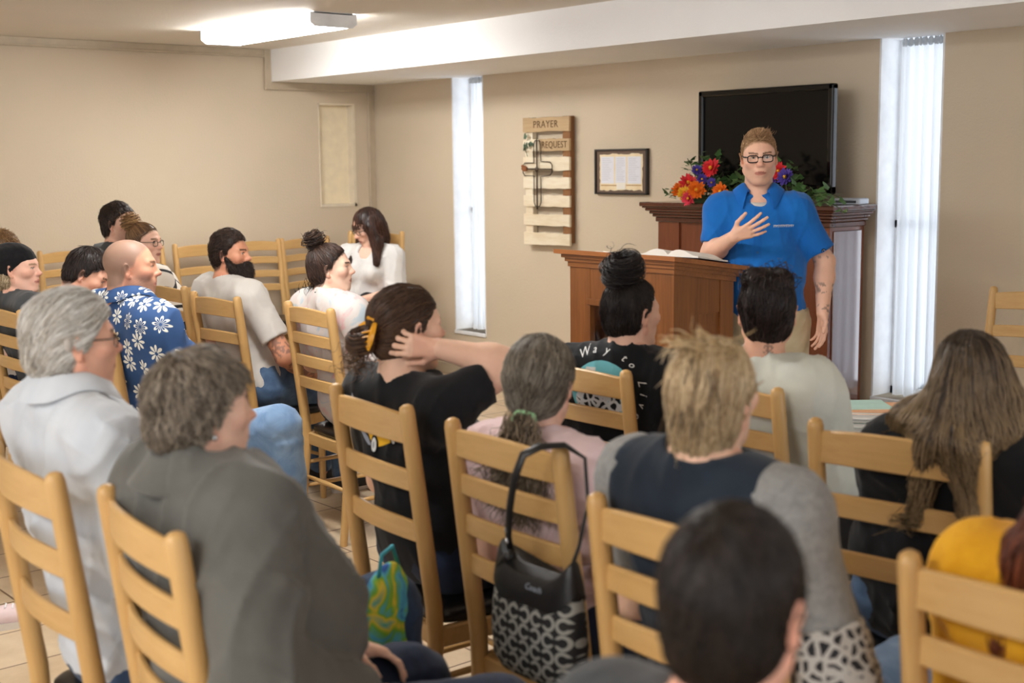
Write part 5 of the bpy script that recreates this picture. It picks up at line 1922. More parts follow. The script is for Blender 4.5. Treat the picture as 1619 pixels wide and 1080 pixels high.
S2.clip_fn(lambda x, y, z: np.maximum((hairline(y) - .02 - z) * .7 - .1 * (y < -.02), -.16 - z))
S2.frame()
S2.disp(folds(61, .003, .03, (0, 0, 1)))
cr_ = p.hp(0, -.075, .115)
fld = lambda q, p=p: np.stack([(q[:, 0] - p.H[0]) * 1.0, (q[:, 1] - p.H[1]) * 1.0 - .03, -.16 * np.ones(len(q))], 1)
root_ = p.hp(0, -.08, .09)
p.hair(S2, (150, 122, 84), (226, 204, 166), 3600, .22, .0012, fld, .004, .012, 8, .006, .85, 12, drop=.02,
       more=[p.curls(p.hp(0, -.03, .108), 160, (.025, .02, .006), .08, .0013, ((190, 160, 112), (236, 214, 174)), 10, (p.hR @ V3(0, -1.0, .15)), .006, 1, 12, .35),
             p.curls(p.hp(0, -.1, .06), 130, (.02, .008, .02), .1, .0013, ((66, 52, 38), (120, 96, 66)), 12, (0, -.05, -1), .004, 1, 12, .12)])

# ------------------------------------------------------------------ 6 boy
p = Person('boy with short dark hair at the bottom edge, back of head toward camera', (-.9, .9), 4, (-.873, 1.04, 1.186), (-1.8, 3.8), (226, 168, 142), w=.16, g=.95, hs=.97, neck=.05)
p.body(.0095, .0045)
p.top(M_DGREY, 'tee', 'short', .6, .014, .018, .5, .066, fold=.006, seed=22, h=.01)
p.bottoms(M_JEANSD, 'jeans', seed=10)
p.shoes(M_SHOE, M_SOLE)
S = p.hair_sdf(.007, -.002, top=.006, seed=8, rough=.001)
p.hair(S, (22, 16, 13), (58, 44, 36), 5000, .04, .0007, 'crown', .002, .14, 11, .005, .8, 7)

# ------------------------------------------------------------------ 7 long brown hair
p = Person('woman with long straight brown hair lightening to blonde tips, in black top', (-1.66, 2.53), 6, (-1.565, 2.67, 1.157), PR, (226, 182, 158), w=.17, g=1.08, belly=.03, fem=True, hs=1.0)
p.body(.0095, .005)
p.top(M_BLACKT, 'black_top', 'long', loose=.018, arm_loose=.022, fold=.008, seed=25, h=.01, hem=.46)
p.bottoms(M_JEANS, 'jeans', seed=11)
p.shoes(M_SHOE, M_SOLE)
S = SDF()
S.frame(p.hR, p.H, p.hs)
S.ell((0, -.02, .033), (.084, .103, .097), .01)
S.ell((0, -.045, -.06), (.088, .066, .13), .05)
S.clip_fn(lambda x, y, z: np.maximum((hairline(y) - .03 - z) * .7 - .12 * (y < .0), -.2 - z))
S.frame()
bk_ = p.NB
for q0, q1, r0, r1 in ((p.hp(-.05, -.03, -.05), bk_ + V3(-.11, -.03, .035), .05, .032), (bk_ + V3(-.11, -.03, .035), bk_ + V3(-.2, .01, .0), .032, .01), (p.hp(-.02, -.06, -.05), bk_ + V3(-.03, -.085, .0), .06, .035),
                       (bk_ + V3(-.03, -.085, .0), bk_ + V3(-.05, -.098, -.17), .035, .014), (p.hp(.03, -.06, -.05), bk_ + V3(.05, -.085, .0), .06, .035), (bk_ + V3(.05, -.085, .0), bk_ + V3(.07, -.098, -.19), .035, .014),
                       (p.hp(.06, -.02, -.05), bk_ + V3(.11, -.03, .03), .05, .03)):
    S.cap(q0, q1, r0, r1, .05)
S.disp(folds(66, .004, .03, (0, 0, 1)))
fld = lambda q, p=p: np.stack([(q[:, 0] - p.H[0]) * .9 - .02 * (q[:, 0] < p.H[0]), np.where(q[:, 2] > p.H[2], (q[:, 1] - p.H[1]) * .8, -.03), -.2 * np.ones(len(q))], 1)
p.hair(S, (34, 25, 20), (80, 60, 43), 4200, .34, .0012, fld, .004, .015, 13, .007, .85, 14, tipcol=(176, 150, 112))

# ------------------------------------------------------------------ 8 woman with yellow sweater
p = Person('person with long auburn hair in mustard yellow sweater at the right edge', (-.91, 1.74), 0, (-.885, 1.885, 1.19), PR, (226, 182, 158), w=.165, g=1.0, belly=.03, fem=True, hs=1.0)
p.body(.01, .006)
p.top(M_YEL, 'sweater', 'long', loose=.02, arm_loose=.024, fold=.009, seed=28, h=.01, hem=.46)
p.bottoms(M_JEANSD, 'jeans', seed=12)
p.shoes(M_SHOE, M_SOLE)
S = SDF()
S.frame(p.hR, p.H, p.hs)
S.ell((0, -.02, .034), (.093, .11, .104), .01)
S.ell((0, -.05, -.08), (.11, .08, .15), .05)
S.clip_fn(lambda x, y, z: (hairline(y) - .03 - z) * .7 - .12 * (y < .0))
S.frame()
S.cap(p.NB + V3(-.05, -.03, .0), p.NB + V3(-.085, -.05, -.14), .06, .03, .05)
S.cap(p.NB + V3(.06, -.03, .0), p.NB + V3(.08, -.05, -.14), .06, .03, .05)
S.disp(folds(67, .004, .03, (0, 0, 1)))
p.hair(S, (70, 32, 20), (146, 78, 48), 2200, .36, .0013, lambda q, p=p: np.stack([(q[:, 0] - p.H[0]) * .8, -.04 + 0 * q[:, 0], -.2 + 0 * q[:, 0]], 1), .006, .03, 14, .008, .85, 12)

# ------------------------------------------------------------------ 9 messy bun, Way to Live tee
p = Person('woman with black messy topknot in black tee lettered Way to Live', (-2.87, 2.68), 22, (-2.785, 2.825, 1.195), (-2.6, 5.2), (226, 184, 162), w=.192, g=1.12, belly=.03, fem=True, hs=.97)
p.body(.0095, .005)
T = p.top(M_BLACKT, 'tee', 'short', .7, .018, .022, .5, .066, fold=.008, seed=31, h=.008, wl=.12)
cx_, cz_, R_ = 0, .895, .095
prn = [(*disc(cx_, 0, R_ * 1.02), M_TEAL), (*disc(cx_ - .006, -.026, R_ * .82, R_ * .62), M_BWPRINT), (*poly((cx_ - .055, .055), (cx_ - .02, .06), (cx_ - .02, .075), (cx_ - .05, .075)), M_WPRINT)]
dv_ = p.W2L((p.root.location[0] - .62, p.root.location[1] + .78, 0)) * V3(1, 1, 0)
pc_ = p.W2L((-2.79, 2.698, .965))
cx_ = 0
word = [('W', 118, .03), ('a', 102, .026), ('y', 84, .03), ('t', 58, .03), ('o', 44, .026), ('L', 16, .032), ('i', 1, .028), ('v', -14, .027), ('e', -30, .028)]
for chh, ang, sz in word:
    a = math.radians(ang)
    vs, fs = glyphs(chh, sz * 1.15, cx_ + (R_ + .034) * math.cos(a), (R_ + .034) * math.sin(a), a - math.pi / 2, .35)
    prn.append((vs, fs, M_WPRINT))
vs, fs = zip(*[(a, b_) for a, b_, mm in prn[3:]])
allv, allf = [], []
for a, b_ in zip(vs, fs):
    o0 = len(allv)
    allv += list(a)
    allf += [tuple(i + o0 for i in q) for q in b_]
p.decal(T, prn[:3] + [(allv, allf, M_WPRINT)], pc_ - dv_ * .5, (dv_[1], -dv_[0], 0), (0, 0, 1), dv_, 'back_print')
p.bottoms(M_BLACKP, 'trousers', seed=13)
p.shoes(M_SHOE, M_SOLE)
S = p.hair_sdf(.008, .008, back=.004, seed=9, rough=.003)
ctr = (0, -.045, .155)
bc_ = ((14, 11, 11), (46, 36, 34))
p.hair(S, (16, 12, 12), (50, 40, 37), 2200, .14, .0011, ctr, .004, .14, 15, .006, .8, 9,
       more=[p.bun(ctr, .044, 700, .0014, bc_, 16, 1.0, .7), p.curls(p.hp(*ctr), 60, (.02, .02, .02), .06, .001, bc_, 17, (0, 0, .4), .01, 1, 10, 1.0)])

# ------------------------------------------------------------------ 10 dark updo, cream tee
def neck_tattoo(V, q, col, lin_):
    m = (np.abs(q[:, 0] - .004) < .012 + .004 * np.sin(q[:, 2] * 400)) & (q[:, 2] < -.085) & (q[:, 2] > -.125) & (q[:, 1] < -.02) & (np.sin(q[:, 0] * 500) + np.sin(q[:, 2] * 420) > -.9)
    col[m] = col[m] * .35 + np.array(lin_((52, 50, 54))) * .65
p = Person('woman with dark pinned-up hair in cream tee directly in front of the preacher', (-2.38, 2.77), 0, (-2.337, 2.912, 1.225), PR, (222, 170, 142), w=.175, g=1.08, belly=.03, fem=True, hs=1.05)
p.body(.0095, .0045, paint=neck_tattoo)
p.top(M_CREAM, 'tee', 'elbow', 1, .018, .03, .5, .066, fold=.009, seed=34, h=.009, wl=.11)
p.bottoms(M_BLACKP, 'trousers', seed=14)
p.shoes(M_SHOE, M_SOLE)
def ex(S):
    S.ell((-.03, -.05, .105), (.045, .055, .032), .02)
    S.ell((.032, -.06, .1), (.04, .05, .035), .02)
    S.ell((0, -.1, .04), (.06, .03, .07), .02)
S = p.hair_sdf(.008, -.003, extra=ex, seed=10, rough=.003)
p.hair(S, (20, 14, 14), (58, 42, 38), 2600, .13, .0012, (0.01, -.06, .14), .004, .14, 19, .006, .8, 9,
       more=[p.curls(p.hp(.01, -.06, .12), 140, (.03, .03, .01), .06, .0012, ((22, 16, 15), (70, 50, 44)), 20, (.2, -.2, -.2), .014, 1.2, 10, .7)])

# ------------------------------------------------------------------ 11 youth with topknot
p = Person('youth with brown topknot in pastel tie-dye tee, profile to the right', (-4.91, 2.97), 0, (-4.945, 3.115, 1.195), (-3.6, 4.75), (236, 196, 172), w=.178, hs=.98, neck=.05, pitch=3)
p.body(.0095, .0036, brow=(60, 44, 34), scalp=(62, 46, 38))
p.top(M_TIE, 'tee', 'short', .8, .018, .028, .48, .066, fold=.008, seed=37, h=.01, wl=.12)
p.bottoms(M_BLACKP, 'trousers', seed=15)
p.shoes(M_SHOE, M_SOLE)
MB().tube([p.NB + (p.fd * math.cos(a) + p.ax * math.sin(a)) * .062 + V3(0, 0, .012 - .02 * math.cos(a)) for a in [2 * math.pi * k / 24 for k in range(24)]], .003, 6, closed=True).build('necklace', M_SPEC, p.root, True)
S = p.hair_sdf(.008, .008, back=.004, seed=11, rough=.003)
ctr = (0, -.075, .15)
bc_ = ((34, 24, 19), (86, 62, 48))
p.hair(S, (34, 24, 20), (92, 66, 52), 1800, .13, .0013, ctr, .004, .12, 21, .006, .8, 9,
       more=[p.bun(ctr, .033, 260, .0018, bc_, 22, 1, .8), p.curls(p.hp(*ctr), 40, (.02, .02, .015), .05, .0014, bc_, 23, (0, -.3, .3), .01, 1, 10, 1.0), p.curls(p.hp(0, -.09, -.06), 50, (.04, .01, .01), .06, .0013, bc_, 24, (0, -.15, -1), .008, 1, 8, .2)])

# ------------------------------------------------------------------ 12 bearded man
def arm_ink(s):
    def f(V, q, col, lin_):
        pass
    return f
def tattoo_arm(p, s, ranges, dens=.0):
    def f(V, q, col, lin_):
        _, e, wr = p.arm[s]
        for (A, B, t0, t1) in ranges:
            a = p.arm[s][A]
            bb_ = p.arm[s][B]
            d = bb_ - a
            L2 = d @ d
            t = ((V - a) @ d) / L2
            dist = np.linalg.norm(V - a - t[:, None] * d, axis=1)
            pat = np.sin(V[:, 0] * 160 + 3 * np.sin(V[:, 2] * 90)) + np.sin(V[:, 2] * 190 + 3 * np.sin(V[:, 1] * 110)) + np.sin(V[:, 1] * 150 + 2 * np.sin(V[:, 0] * 80))
            m = (t > t0) & (t < t1) & (dist < .075) & (pat > dens)
            col[m] = col[m] * .45 + np.array(lin_((70, 64, 70))) * .55
    return f
p = Person('man with full dark beard in white tee, tattooed right arm on his lap', (-5.655, 2.905), 0, (-5.752, 3.05, 1.225), (-3.55, 4.7), (214, 152, 120), w=.205, g=1.05, hs=1.02, thick=1.08, arms={1: ((.265, .22, .75), (.16, .46, .62))})
p.body(.0095, .0038, brow=(36, 26, 20), scalp=(56, 42, 36), paint=tattoo_arm(p, 1, [(0, 1, .55, 1.0), (1, 2, .0, .8)], .25))
p.top(M_WTEE, 'tee', 'short', .72, .016, .022, .56, .066, fold=.007, seed=40, h=.01, wl=.12)
p.bottoms(M_JEANS, 'jeans', seed=16)
p.shoes(M_SHOE, M_SOLE)
def front_clip(S):
    pass
S = p.hair_sdf(.004, .011, top=.012, seed=12, rough=.003)
p.hair(S, (36, 26, 22), (92, 70, 58), 2000, .05, .0013, lambda q, p=p: np.repeat((p.hR @ V3(0, .6, .35))[None], len(q), 0), .006, .3, 25, .006, .8, 7)
S = SDF()
S.frame(p.hR, p.H, p.hs)
S.ell((0, .056, -.078), (.058, .056, .05), .02)
S.ell((0, .072, -.115), (.042, .038, .038), .03)
for s in (-1, 1):
    S.cap((s * .064, .008, -.02), (s * .055, .04, -.075), .014, .02, .02)
S.cap((-.026, .095, -.05), (.026, .095, -.05), .0075, .0075, .006)
S.ell((0, .104, -.063), (.017, .012, .0065), .004, op='s')
S.clip_fn(lambda x, y, z: (z - np.interp(y, [0, .02, .045, .07, .095], [.004, -.022, -.046, -.045, -.04]) - .004 * np.sin(y * 300) * np.sin(x * 200)) * .8)
S.frame()
S.disp(folds(70, .003, .02))
p.hair(S, (22, 16, 14), (70, 52, 42), 2600, .032, .0011, lambda q, p=p: np.repeat((p.hR @ V3(0, .35, -1))[None], len(q), 0), .011, .55, 26, .005, .8, 6, name='beard')

# ------------------------------------------------------------------ 13 bald man in flowered shirt
def neck_ink(V, q, col, lin_):
    m = ((q[:, 0] - .05) ** 2 + (q[:, 1] + .012) ** 2 * 1.0 + (q[:, 2] + .092) ** 2 < .0006) & (np.sin(q[:, 1] * 260) + np.sin(q[:, 2] * 300) > -.4) & (q[:, 0] > .02)
    col[m] = col[m] * .25 + np.array(lin_((44, 50, 54))) * .75
    s = (q[:, 2] > hairline(q[:, 1]) + .004) & (np.abs(q) < .16).all(1)
    w8 = (np.clip((q[:, 2] - hairline(q[:, 1])) / .02, 0, 1) * s * .75)[:, None]
    col[:] = col * (1 - w8) + np.array(lin_((124, 106, 93))) * w8
p = Person('man with shaved head in blue shirt with white flower print', (-4.83, 1.95), 0, (-4.748, 2.095, 1.27), (-3.5, 4.5), (214, 156, 128), w=.215, g=1.15, belly=.07, hs=1.04, neck=.064, thick=1.12, seat_y=.26, legs={1: ((.42, .56, .64), (.40, .62, .1)), -1: ((-.05, .62, .55), (-.05, .6, .09))})
p.body(.0095, .0038, stubble=((96, 80, 70), .5), brow=(120, 92, 70), paint=neck_ink)
p.top(M_FLOWER, 'flowered_shirt', 'short', .9, .026, .034, .42, .072, fold=.009, seed=43, h=.009, collar=M_FLOWER, wl=.14)
p.bottoms(M_JEANSL, 'jeans', f=.018, seed=17, fold=.007)
p.shoes(M_SHOE, M_SOLE)

# ------------------------------------------------------------------ 14 woman in beanie
p = Person('young woman in black beanie and charcoal tee at the left edge', (-5.85, 1.98), 0, (-6.025, 2.12, 1.195), (-3.9, 4.2), (232, 184, 162), w=.165, fem=True, hs=1.0, neck=.047)
p.body(.01, .0042, brow=(150, 116, 88))
p.top(M_DGREY, 'tee', 'short', .7, .016, .022, .5, .066, fold=.007, seed=46, h=.011)
p.bottoms(M_BLACKP, 'trousers', seed=18)
p.shoes(M_SHOE, M_SOLE)
S = SDF()
S.frame(p.hR, p.H, p.hs)
S.ell((0, -.05, -.05), (.075, .055, .075), .02)
S.clip_fn(lambda x, y, z: np.maximum(y - .015, -.11 - z))
S.frame()
S.disp(folds(75, .004, .02, (0, 0, 1)))
p.hair(S, (150, 128, 96), (226, 208, 174), 900, .07, .0013, 'down', .006, .15, 27, .006, .85, 7)
S = SDF()
S.frame(p.hR, p.H, p.hs)
S.ell((0, -.02, .035), (.089, .108, .1), .01)
S.ell((0, -.075, .05), (.078, .085, .075), .03)
S.clip_fn(lambda x, y, z: (np.interp(y, [-.12, -.04, .0, .05, .1], [-.05, -.04, .0, .045, .055]) - z) * .8)
S.frame()
S.disp(folds(76, .0025, .03))
Vv, Ff = S.mesh(.006)
np_obj('beanie', Vv, Ff, M_BEANIE, p.root)

# ------------------------------------------------------------------ 15 bowed young man
p = Person('young man with dark hair, head bowed, beside the shaved-head man', (-5.36, 1.97), 0, (-5.385, 2.18, 1.205), (-3.9, 4.4), (222, 168, 142), w=.18, hs=.98, pitch=-32, slouch=.05)
p.body(.01, .0042, scalp=(46, 36, 32))
p.top(M_BLACKT, 'tank_top', 'none', 0, .014, .018, .5, .09, .03, fold=.006, seed=49, h=.011)
p.bottoms(M_JEANSD, 'jeans', seed=19)
p.shoes(M_SHOE, M_SOLE)
S = p.hair_sdf(.006, .008, top=.008, seed=14, rough=.002)
p.hair(S, (24, 18, 16), (62, 46, 40), 1500, .05, .0012, 'crown', .005, .25, 28, .006, .8, 6)

# ------------------------------------------------------------------ 16 topknot woman with glasses
p = Person('woman with blonde topknot and glasses in black and white plaid top', (-6.5, 2.93), 0, (-6.74, 3.06, 1.238), (-4.2, 4.6), (232, 184, 160), w=.165, fem=True, hs=1.02, neck=.048)
p.body(.01, .004, brow=(110, 84, 60), scalp=(120, 92, 66))
p.top(M_PLAID, 'plaid_top', 'long', loose=.018, arm_loose=.024, fold=.006, seed=52, h=.011, hem=.46)
p.bottoms(M_BLACKP, 'trousers', seed=20)
p.shoes(M_SHOE, M_SOLE)
S = p.hair_sdf(.005, .007, seed=15, rough=.002)
ctr = (0, -.09, .13)
bc_ = ((120, 84, 50), (206, 166, 112))
p.hair(S, (96, 70, 48), (170, 132, 92), 1400, .13, .0013, ctr, .003, .1, 29, .006, .8, 8,
       more=[p.bun(ctr, .036, 260, .002, bc_, 30, 1, .8), p.curls(p.hp(*ctr), 30, (.02, .02, .02), .05, .0014, bc_, 31, (0, 0, .3), .01, 1, 8, 1.0)])
p.glasses(M_SPEC)

# ------------------------------------------------------------------ 17 man at the back
p = Person('dark-haired man seated farthest back, before the left wall', (-7.04, 2.9), 0, (-7.045, 3.05, 1.335), (-4.6, 4.9), (230, 182, 158), w=.19, hs=1.03)
p.body(.012, .0042, scalp=(60, 46, 38))
p.top(M_DGREY, 'tee', 'short', .7, .016, .022, .5, .066, fold=.006, seed=55, h=.012)
p.bottoms(M_JEANSD, 'jeans', seed=21)
p.shoes(M_SHOE, M_SOLE)
S = p.hair_sdf(.005, .009, top=.014, seed=16, rough=.004)
p.hair(S, (34, 25, 21), (84, 62, 50), 1500, .05, .0013, 'crown', .007, .4, 32, .006, .8, 6)

# ------------------------------------------------------------------ 18 curly person at the edge
p = Person('person with curly light brown hair beyond the black beanie, cut by the left edge', (-6.75, 2.1), 0, (-6.63, 2.25, 1.225), (-4.2, 4.4), (230, 180, 156), w=.175, hs=1.0)
p.body(.014, .006)
p.top(M_WTEE, 'tee', 'short', .7, .016, .022, .5, .066, fold=.006, seed=58, h=.013)
p.bottoms(M_JEANSD, 'jeans', seed=22)
p.shoes(M_SHOE, M_SOLE)
S = p.hair_sdf(.01, -.002, top=.012, seed=17, rough=.005)
p.hair(S, (120, 88, 56), (190, 150, 100), 1200, .05, .0014, 'crown', .012, .7, 33, .007, .8, 7)

# ------------------------------------------------------------------ 19 seated woman in the corner
p = Person('woman with long dark brown hair and glasses in white blouse, seated in the far corner', (-8.34, 5.67), -150, (-8.16, 5.47, 1.185), -38, (232, 188, 166), w=.185, g=1.1, fem=True, hs=1.22, neck=.05, pitch=-26, slouch=.02, pz=.66)
p.body(.011, .0042, hands=(-1,), hands_h=.0045, brow=(60, 42, 32))
p.top(M_BLOUSE, 'blouse', 'elbow', 1, .018, .03, .56, .078, .03, fold=.009, seed=61, h=.01, vneck=.07)
p.bottoms(M_BLACKP, 'trousers', seed=23)
p.shoes(M_SHOE, M_SOLE)
S = SDF()
S.frame(p.hR, p.H, p.hs)
S.ell((0, -.02, .034), (.084, .103, .097), .01)
S.ell((0, -.055, -.03), (.09, .07, .12), .04)
for s in (-1, 1):
    S.cap((s * .082, .02, .02), (s * .1, .03, -.1), .026, .032, .03)
S.clip_fn(lambda x, y, z: np.where(np.abs(x) < .064, (np.interp(y, [-.02, .03, .06, .08], [-.2, .04, .055, .062]) - z) * .6, -.5))
S.frame()
for s in (-1, 1):
    b0 = p.hp(s * .1, .02, -.09)
    S.cap(b0, V3(b0[0] * .9 + .1 * s * .3, p.Ch[1] + .12, b0[2] - .16), .035, .02, .04)
    S.cap(p.NB + V3(s * .07, -.05, .06), p.NB + V3(s * .09, -.03, -.1), .05, .03, .04)
S.disp(folds(80, .004, .03, (0, 0, 1)))
p.hair(S, (40, 24, 19), (104, 66, 48), 1800, .3, .0016, lambda q, p=p: np.stack([(q[:, 0] - p.H[0]) * .5, (q[:, 1] - p.H[1]) * .3, -.15 + 0 * q[:, 0]], 1), .006, .03, 34, .008, .85, 11)
p.glasses(M_SPEC)

# ------------------------------------------------------------------ 20 preacher
PX = (-3.872, 4.805)
p = Person('standing preacher with glasses in royal blue polo shirt, right hand raised, by the lectern', PX, -141, (-3.885, 4.765, 1.662), 4, (234, 186, 160), sit=False, w=.17, g=1.06, belly=.045, hs=1.1, jaw=1.06, neck=.062, thick=1.02, shdrop=.012, chy=.0, nbz=.174, pitch=-4, roll=2,
           arms={1: ((.25, .06, 1.225), (.14, .27, 1.315), dict(d=(-.8, .35, .36), n=(-.35, -.55, .35), curl=(.22, .18, .2, .25), thumb=.1, spread=.16)),
                 -1: ((-.272, -.01, 1.185), (-.262, .07, .955), dict(d=(.05, .12, -1), n=(.75, .55, 0), curl=(.3, .32, .36, .4), thumb=.3, spread=.03))})
def pp(V, q, col, lin_):
    tattoo_arm(p, -1, [(1, 2, .45, .72), (1, 2, .86, 1.0), (0, 1, .8, .95)], .75)(V, q, col, lin_)
p.body(.011, .0033, hands=(1, -1), hands_h=.0034, stubble=((150, 112, 90), .3), brow=(112, 78, 54), iris=(70, 66, 58), lips=(172, 98, 86), scalp=(150, 112, 78), paint=pp)
T = p.top(M_POLO, 'polo_shirt', 'short', .8, .016, .02, .885, .076, .045, fold=.006, seed=64, h=.008, vneck=.03, wl=.13)
p.collar(cloth('polo_collar_knit', (20, 106, 192), (16, 98, 180)), p.root, r=.066, gap=33, leaf=.046, droop=.05)
# white undershirt in the neck opening
S = SDF()
S.cap(p.NB + V3(0, .02, -.03), p.NB + V3(0, .045, -.05), .056, .05, .01)
up_ = (p.neck_top - p.NB) / np.linalg.norm(p.neck_top - p.NB)
S.clip_fn(lambda x, y, z: z - (p.NB[2] - .012 - .25 * (y - p.NB[1])))
Vv, Ff = S.mesh(.008)
np_obj('undershirt', Vv, Ff, M_WTEE, p.root)
pl = [(*poly((-.017, -.2), (.017, -.2), (.017, .02), (-.017, .02)), cloth('polo_placket', (20, 104, 188), (18, 96, 176), .8, 6, .3))]
for k in range(3):
    pl.append((*disc(0, -.025 - .075 * k, .0055), plain('blue_button', (40, 92, 150), .3)))
nbz = p.NB[2]
p.decal(T, pl, (p.NB[0], .8, nbz - .075), (1, 0, 0), (0, 0, 1), (0, -1, 0), 'placket', .002)
lv, lf = [], []
q = random.Random(3)
xx = -.045
while xx < .045:
    w_, h_ = q.uniform(.004, .007), q.uniform(.009, .012)
    for pts_ in (((xx, -h_ / 2), (xx + w_ * .45, -h_ / 2), (xx + w_ * .45, h_ / 2), (xx, h_ / 2)), ((xx, h_ / 2 - .003), (xx + w_, h_ / 2 - .003), (xx + w_, h_ / 2), (xx, h_ / 2))):
        o0 = len(lv)
        lv += [(-a, b_) for a, b_ in pts_]
        lf.append(tuple(range(o0, o0 + 4)))
    xx += w_ + .0015
p.decal(T, [(lv, lf, M_WPRINT)], (p.NB[0] - .115, .8, nbz - .135), (1, 0, 0), (0, 0, 1), (0, -1, 0), 'chest_logo')
sh, e, wr = p.arm[-1]
bp = sh + (e - sh) * .78
p.decal(T, [(*disc(0, 0, .011), M_KPRINT), (*disc(0, 0, .007), M_GPRINT)], (bp[0] - .02, .6, bp[2]), (1, 0, 0), (0, 0, 1), (0, -1, 0), 'sleeve_badge')
p.bottoms(M_KHAKI, 'khaki_trousers', f=.022, seed=24, waist=.97, fold=.007)
p.shoes(M_SHOE, M_SOLE)
hw_ = p.hand[-1]
MB().tube([p.arm[-1][2] + V3(.008, .0, -.115) + V3(.0105 * math.cos(a), .0105 * math.sin(a), .0) for a in [2 * math.pi * k / 12 for k in range(12)]], .0022, 6, closed=True).build('ring', plain('dark_ring', (30, 26, 24), .3, .6), p.root, True)
S = p.hair_sdf(.002, .013, top=.014, side=-.001, seed=18, rough=.0015)
p.hair(S, (140, 104, 68), (226, 188, 144), 3000, .035, .001, lambda q, p=p: np.repeat((p.hR @ V3(-.5, .55, .5))[None], len(q), 0), .004, .4, 35, .0045, .95, 7,
       more=[p.curls(p.hp(0, .035, .104), 420, (.022, .024, .006), .036, .0012, ((142, 104, 68), (230, 192, 148)), 36, (p.hR @ V3(-.35, .5, .75)), .003, .5, 9, .22)])
p.glasses(M_SPEC, half=.024, hgt=.016, R=.0026)

# ------------------------------------------------------------------ handbag on the pink woman's chair
m, nt, b = new_mat('letter_c_jacquard')
t_ = nd(nt, 'ShaderNodeTexCoord')
se = nd(nt, 'ShaderNodeSeparateXYZ')
nt.links.new(t_.outputs['Object'], se.inputs[0])
def cell(c, per, off):
    return math_n(nt, 'MULTIPLY', math_n(nt, 'ADD', c, off), 1 / per)
u = cell(se.outputs[0], .036, 3.0)
row = math_n(nt, 'FLOOR', cell(se.outputs[2], .036, 3.0))
colid = math_n(nt, 'FLOOR', u)
fu = math_n(nt, 'SUBTRACT', math_n(nt, 'FRACT', u), .5)
fv = math_n(nt, 'SUBTRACT', math_n(nt, 'FRACT', cell(se.outputs[2], .036, 3.0)), .5)
par = math_n(nt, 'SUBTRACT', math_n(nt, 'MULTIPLY', math_n(nt, 'MODULO', math_n(nt, 'ADD', row, colid), 2.0), 2.0), 1.0)
rr = math_n(nt, 'SQRT', math_n(nt, 'ADD', math_n(nt, 'MULTIPLY', fu, fu), math_n(nt, 'MULTIPLY', fv, fv)))
ring = math_n(nt, 'MULTIPLY', math_n(nt, 'GREATER_THAN', rr, .27), math_n(nt, 'LESS_THAN', rr, .49))
gap = math_n(nt, 'MULTIPLY', math_n(nt, 'GREATER_THAN', math_n(nt, 'MULTIPLY', fu, par), .12), math_n(nt, 'LESS_THAN', math_n(nt, 'ABSOLUTE', fv), .17))
cc = math_n(nt, 'MULTIPLY', ring, math_n(nt, 'SUBTRACT', 1.0, gap))
mxx = nd(nt, 'ShaderNodeMix', data_type='RGBA')
nt.links.new(cc, mxx.inputs[0])
mxx.inputs[6].default_value = (*lin((26, 26, 28)), 1)
mxx.inputs[7].default_value = (*lin((150, 150, 144)), 1)
nt.links.new(mxx.outputs[2], b.inputs['Base Color'])
b.inputs['Roughness'].default_value = .75
M_BAG = m
M_LEATH = plain('black_leather', (20, 19, 20), .4, 0, .5, .1, 30, .1, 200)
bag = thing('handbag', 'black and grey letter-patterned handbag hanging from a chair post by its strap', 'bag', (-2.03, 1.775, .555), 0)
rings = []
for k, (z, hw_, th) in enumerate(((.0, .075, .02), (.004, .098, .036), (.03, .115, .047), (.09, .12, .05), (.15, .116, .046), (.19, .108, .038), (.195, .102, .03))):
    rings.append([(math.copysign(abs(math.cos(a)) ** .55, math.cos(a)) * hw_, math.copysign(abs(math.sin(a)) ** .8, math.sin(a)) * th, z + (.03 * (math.cos(a)) ** 2 - .012 if k > 4 else 0)) for a in [2 * math.pi * i / 36 for i in range(36)]])
rings = [[(x * 1.14, y, z * 1.06) for x, y, z in r_] for r_ in rings]
MB().loft(rings).build('bag_body', M_BAG, bag, True, 60)
rings2 = []
for z, hw_, th in ((.172, .1155, .044), (.2, .111, .0405), (.232, .104, .032), (.238, .1, .026)):
    rings2.append([(math.copysign(abs(math.cos(a)) ** .55, math.cos(a)) * hw_, math.copysign(abs(math.sin(a)) ** .8, math.sin(a)) * th, z + (.05 * (math.cos(a)) ** 2 - .02)) for a in [2 * math.pi * i / 36 for i in range(36)]])
rings2 = [[(x * 1.14, y, z * 1.06) for x, y, z in r_] for r_ in rings2]
bd = MB().loft(rings2).build('top_band', M_LEATH, bag, True, 60)
vs, fs = text_mesh('Coach', .02, .0004, .3)
new_obj('lettering', [(x + .03, -.0425 - zz, y + .214) for x, y, zz in vs], fs, M_GPRINT, bd)
MB().tube([(-.092, -.0, .262), (-.085, -.012, .3), (-.07, -.02, .36), (-.05, -.024, .43), (-.03, -.014, .487), (-.012, .02, .503), (.004, .075, .5), (.03, .11, .47), (.06, .09, .38), (.085, .04, .3), (.095, .01, .265)], .011, 8, flat=(1, .35)).build('strap', M_LEATH, bag, True)
MB().sphere((-.088, -.014, .31), .007, 8, (1, .6, 1.4)).sphere((-.092, -.012, .283), .0065, 8, (1, .6, 1.3)).build('buckle', M_SILV, bag, True)
MB().tube([(-.112, -.016, .222), (-.082, -.02, .25), (-.066, -.02, .262)], .012, 8).build('side_tab', M_LEATH, bag, True)
MB().sphere((-.114, -.018, .222), .007, 8).build('stud', M_SILV, bag, True)

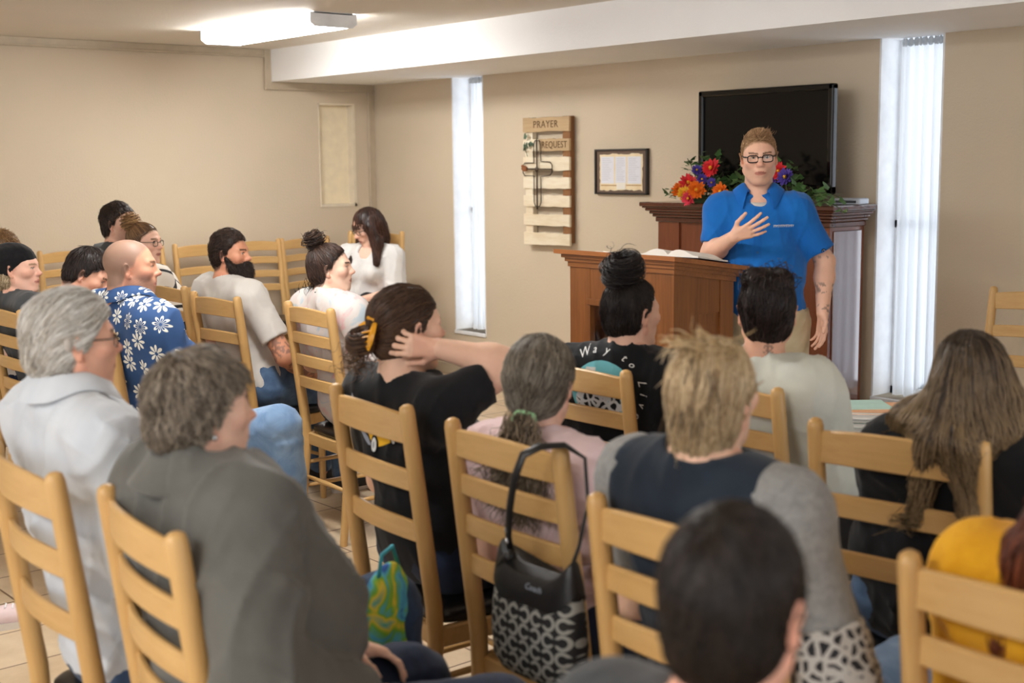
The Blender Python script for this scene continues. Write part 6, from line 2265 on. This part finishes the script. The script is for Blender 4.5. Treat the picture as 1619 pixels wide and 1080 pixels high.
# black and white bag on the wall chair
bg2 = thing('tote_bag', 'slumped black bag with white line print on the wall chair beside the topknot youth', 'bag', (-8.66, 5.27, .512), 75)
S = SDF()
S.ell((0, 0, .07), (.15, .09, .08), .02)
S.ell((-.05, .02, .11), (.08, .06, .06), .03)
S.clip_fn(lambda x, y, z: -z)
S.disp(folds(90, .008, .07))
Vv, Ff = S.mesh(.01)
np_obj('bag_body', Vv, Ff, M_BWPRINT, bg2)
mb = MB()
for k in range(7):
    mb.tube([(-.12 + .03 * k, -.03, .12), (-.13 + .03 * k, -.05, .17), (-.15 + .034 * k, -.05, .2 + .01 * (k % 3))], [.008, .007, .003], 6)
mb.build('fringed_top', M_LEATH, bg2, True)
MB().tube([(-.1, 0, .13), (-.06, -.01, .2), (.04, 0, .21), (.1, .01, .12)], .009, 8).build('bag_handle', M_LEATH, bg2, True)

# bright cloth pouch beside the jacket woman's knee
m, nt, b = new_mat('bright_patchwork')
nz = noise(nt, coords(nt), 11, 2, .5, 1.0)
nt.links.new(ramp(nt, nz, [(.32, lin((40, 96, 176))), (.42, lin((96, 196, 224))), (.5, lin((120, 190, 60))), (.58, lin((236, 214, 70))), (.68, lin((60, 180, 170)))]), b.inputs['Base Color'])
b.inputs['Roughness'].default_value = .8
po = thing('cloth_pouch', 'bright blue, green and yellow cloth pouch beside the dark denim knee by the grey jacket', 'pouch', (-2.475, 1.69, .60), 30)
S = SDF()
S.ell((0, 0, 0), (.045, .1, .12), .02)
S.ell((.0, .02, -.07), (.04, .08, .06), .03)
S.disp(folds(92, .006, .06))
Vv, Ff = S.mesh(.009)
np_obj('pouch_body', Vv, Ff, m, po)
MB().tube([(0, -.05, .1), (0, -.03, .15), (0, .03, .155), (0, .06, .1)], .005, 6).build('pouch_strap', plain('teal_cord', (60, 170, 190), .7), po, True)

# pale sneaker on the tiles
sn = thing('sneaker', 'pale pink and white sneaker on the floor tiles at the left edge', 'shoe', (-4.70, 1.50, 0), -20)
S = SDF()
S.ell((0, -.07, .05), (.042, .055, .055), .03)
S.ell((0, .05, .042), (.043, .11, .04), .03)
S.clip_fn(lambda x, y, z: .014 - z)
Vv, Ff = S.mesh(.008)
np_obj('upper', Vv, Ff, plain('pale_pink_canvas', (222, 200, 200), .8), sn)
out = [((.046 - .006 * math.cos(a)) * math.sin(a), .015 + .14 * math.cos(a)) for a in [2 * math.pi * k / 28 for k in range(28)]]
MB().prism(out, 0, .024, 'xy').build('sole', M_SOLE, sn)
mb = MB()
for k in range(4):
    mb.tube([(-.025, .0 + .024 * k, .083 - .004 * k), (0, .004 + .024 * k, .09 - .004 * k), (.025, .0 + .024 * k, .083 - .004 * k)], .003, 5)
mb.build('laces', M_WHITE, sn, True)
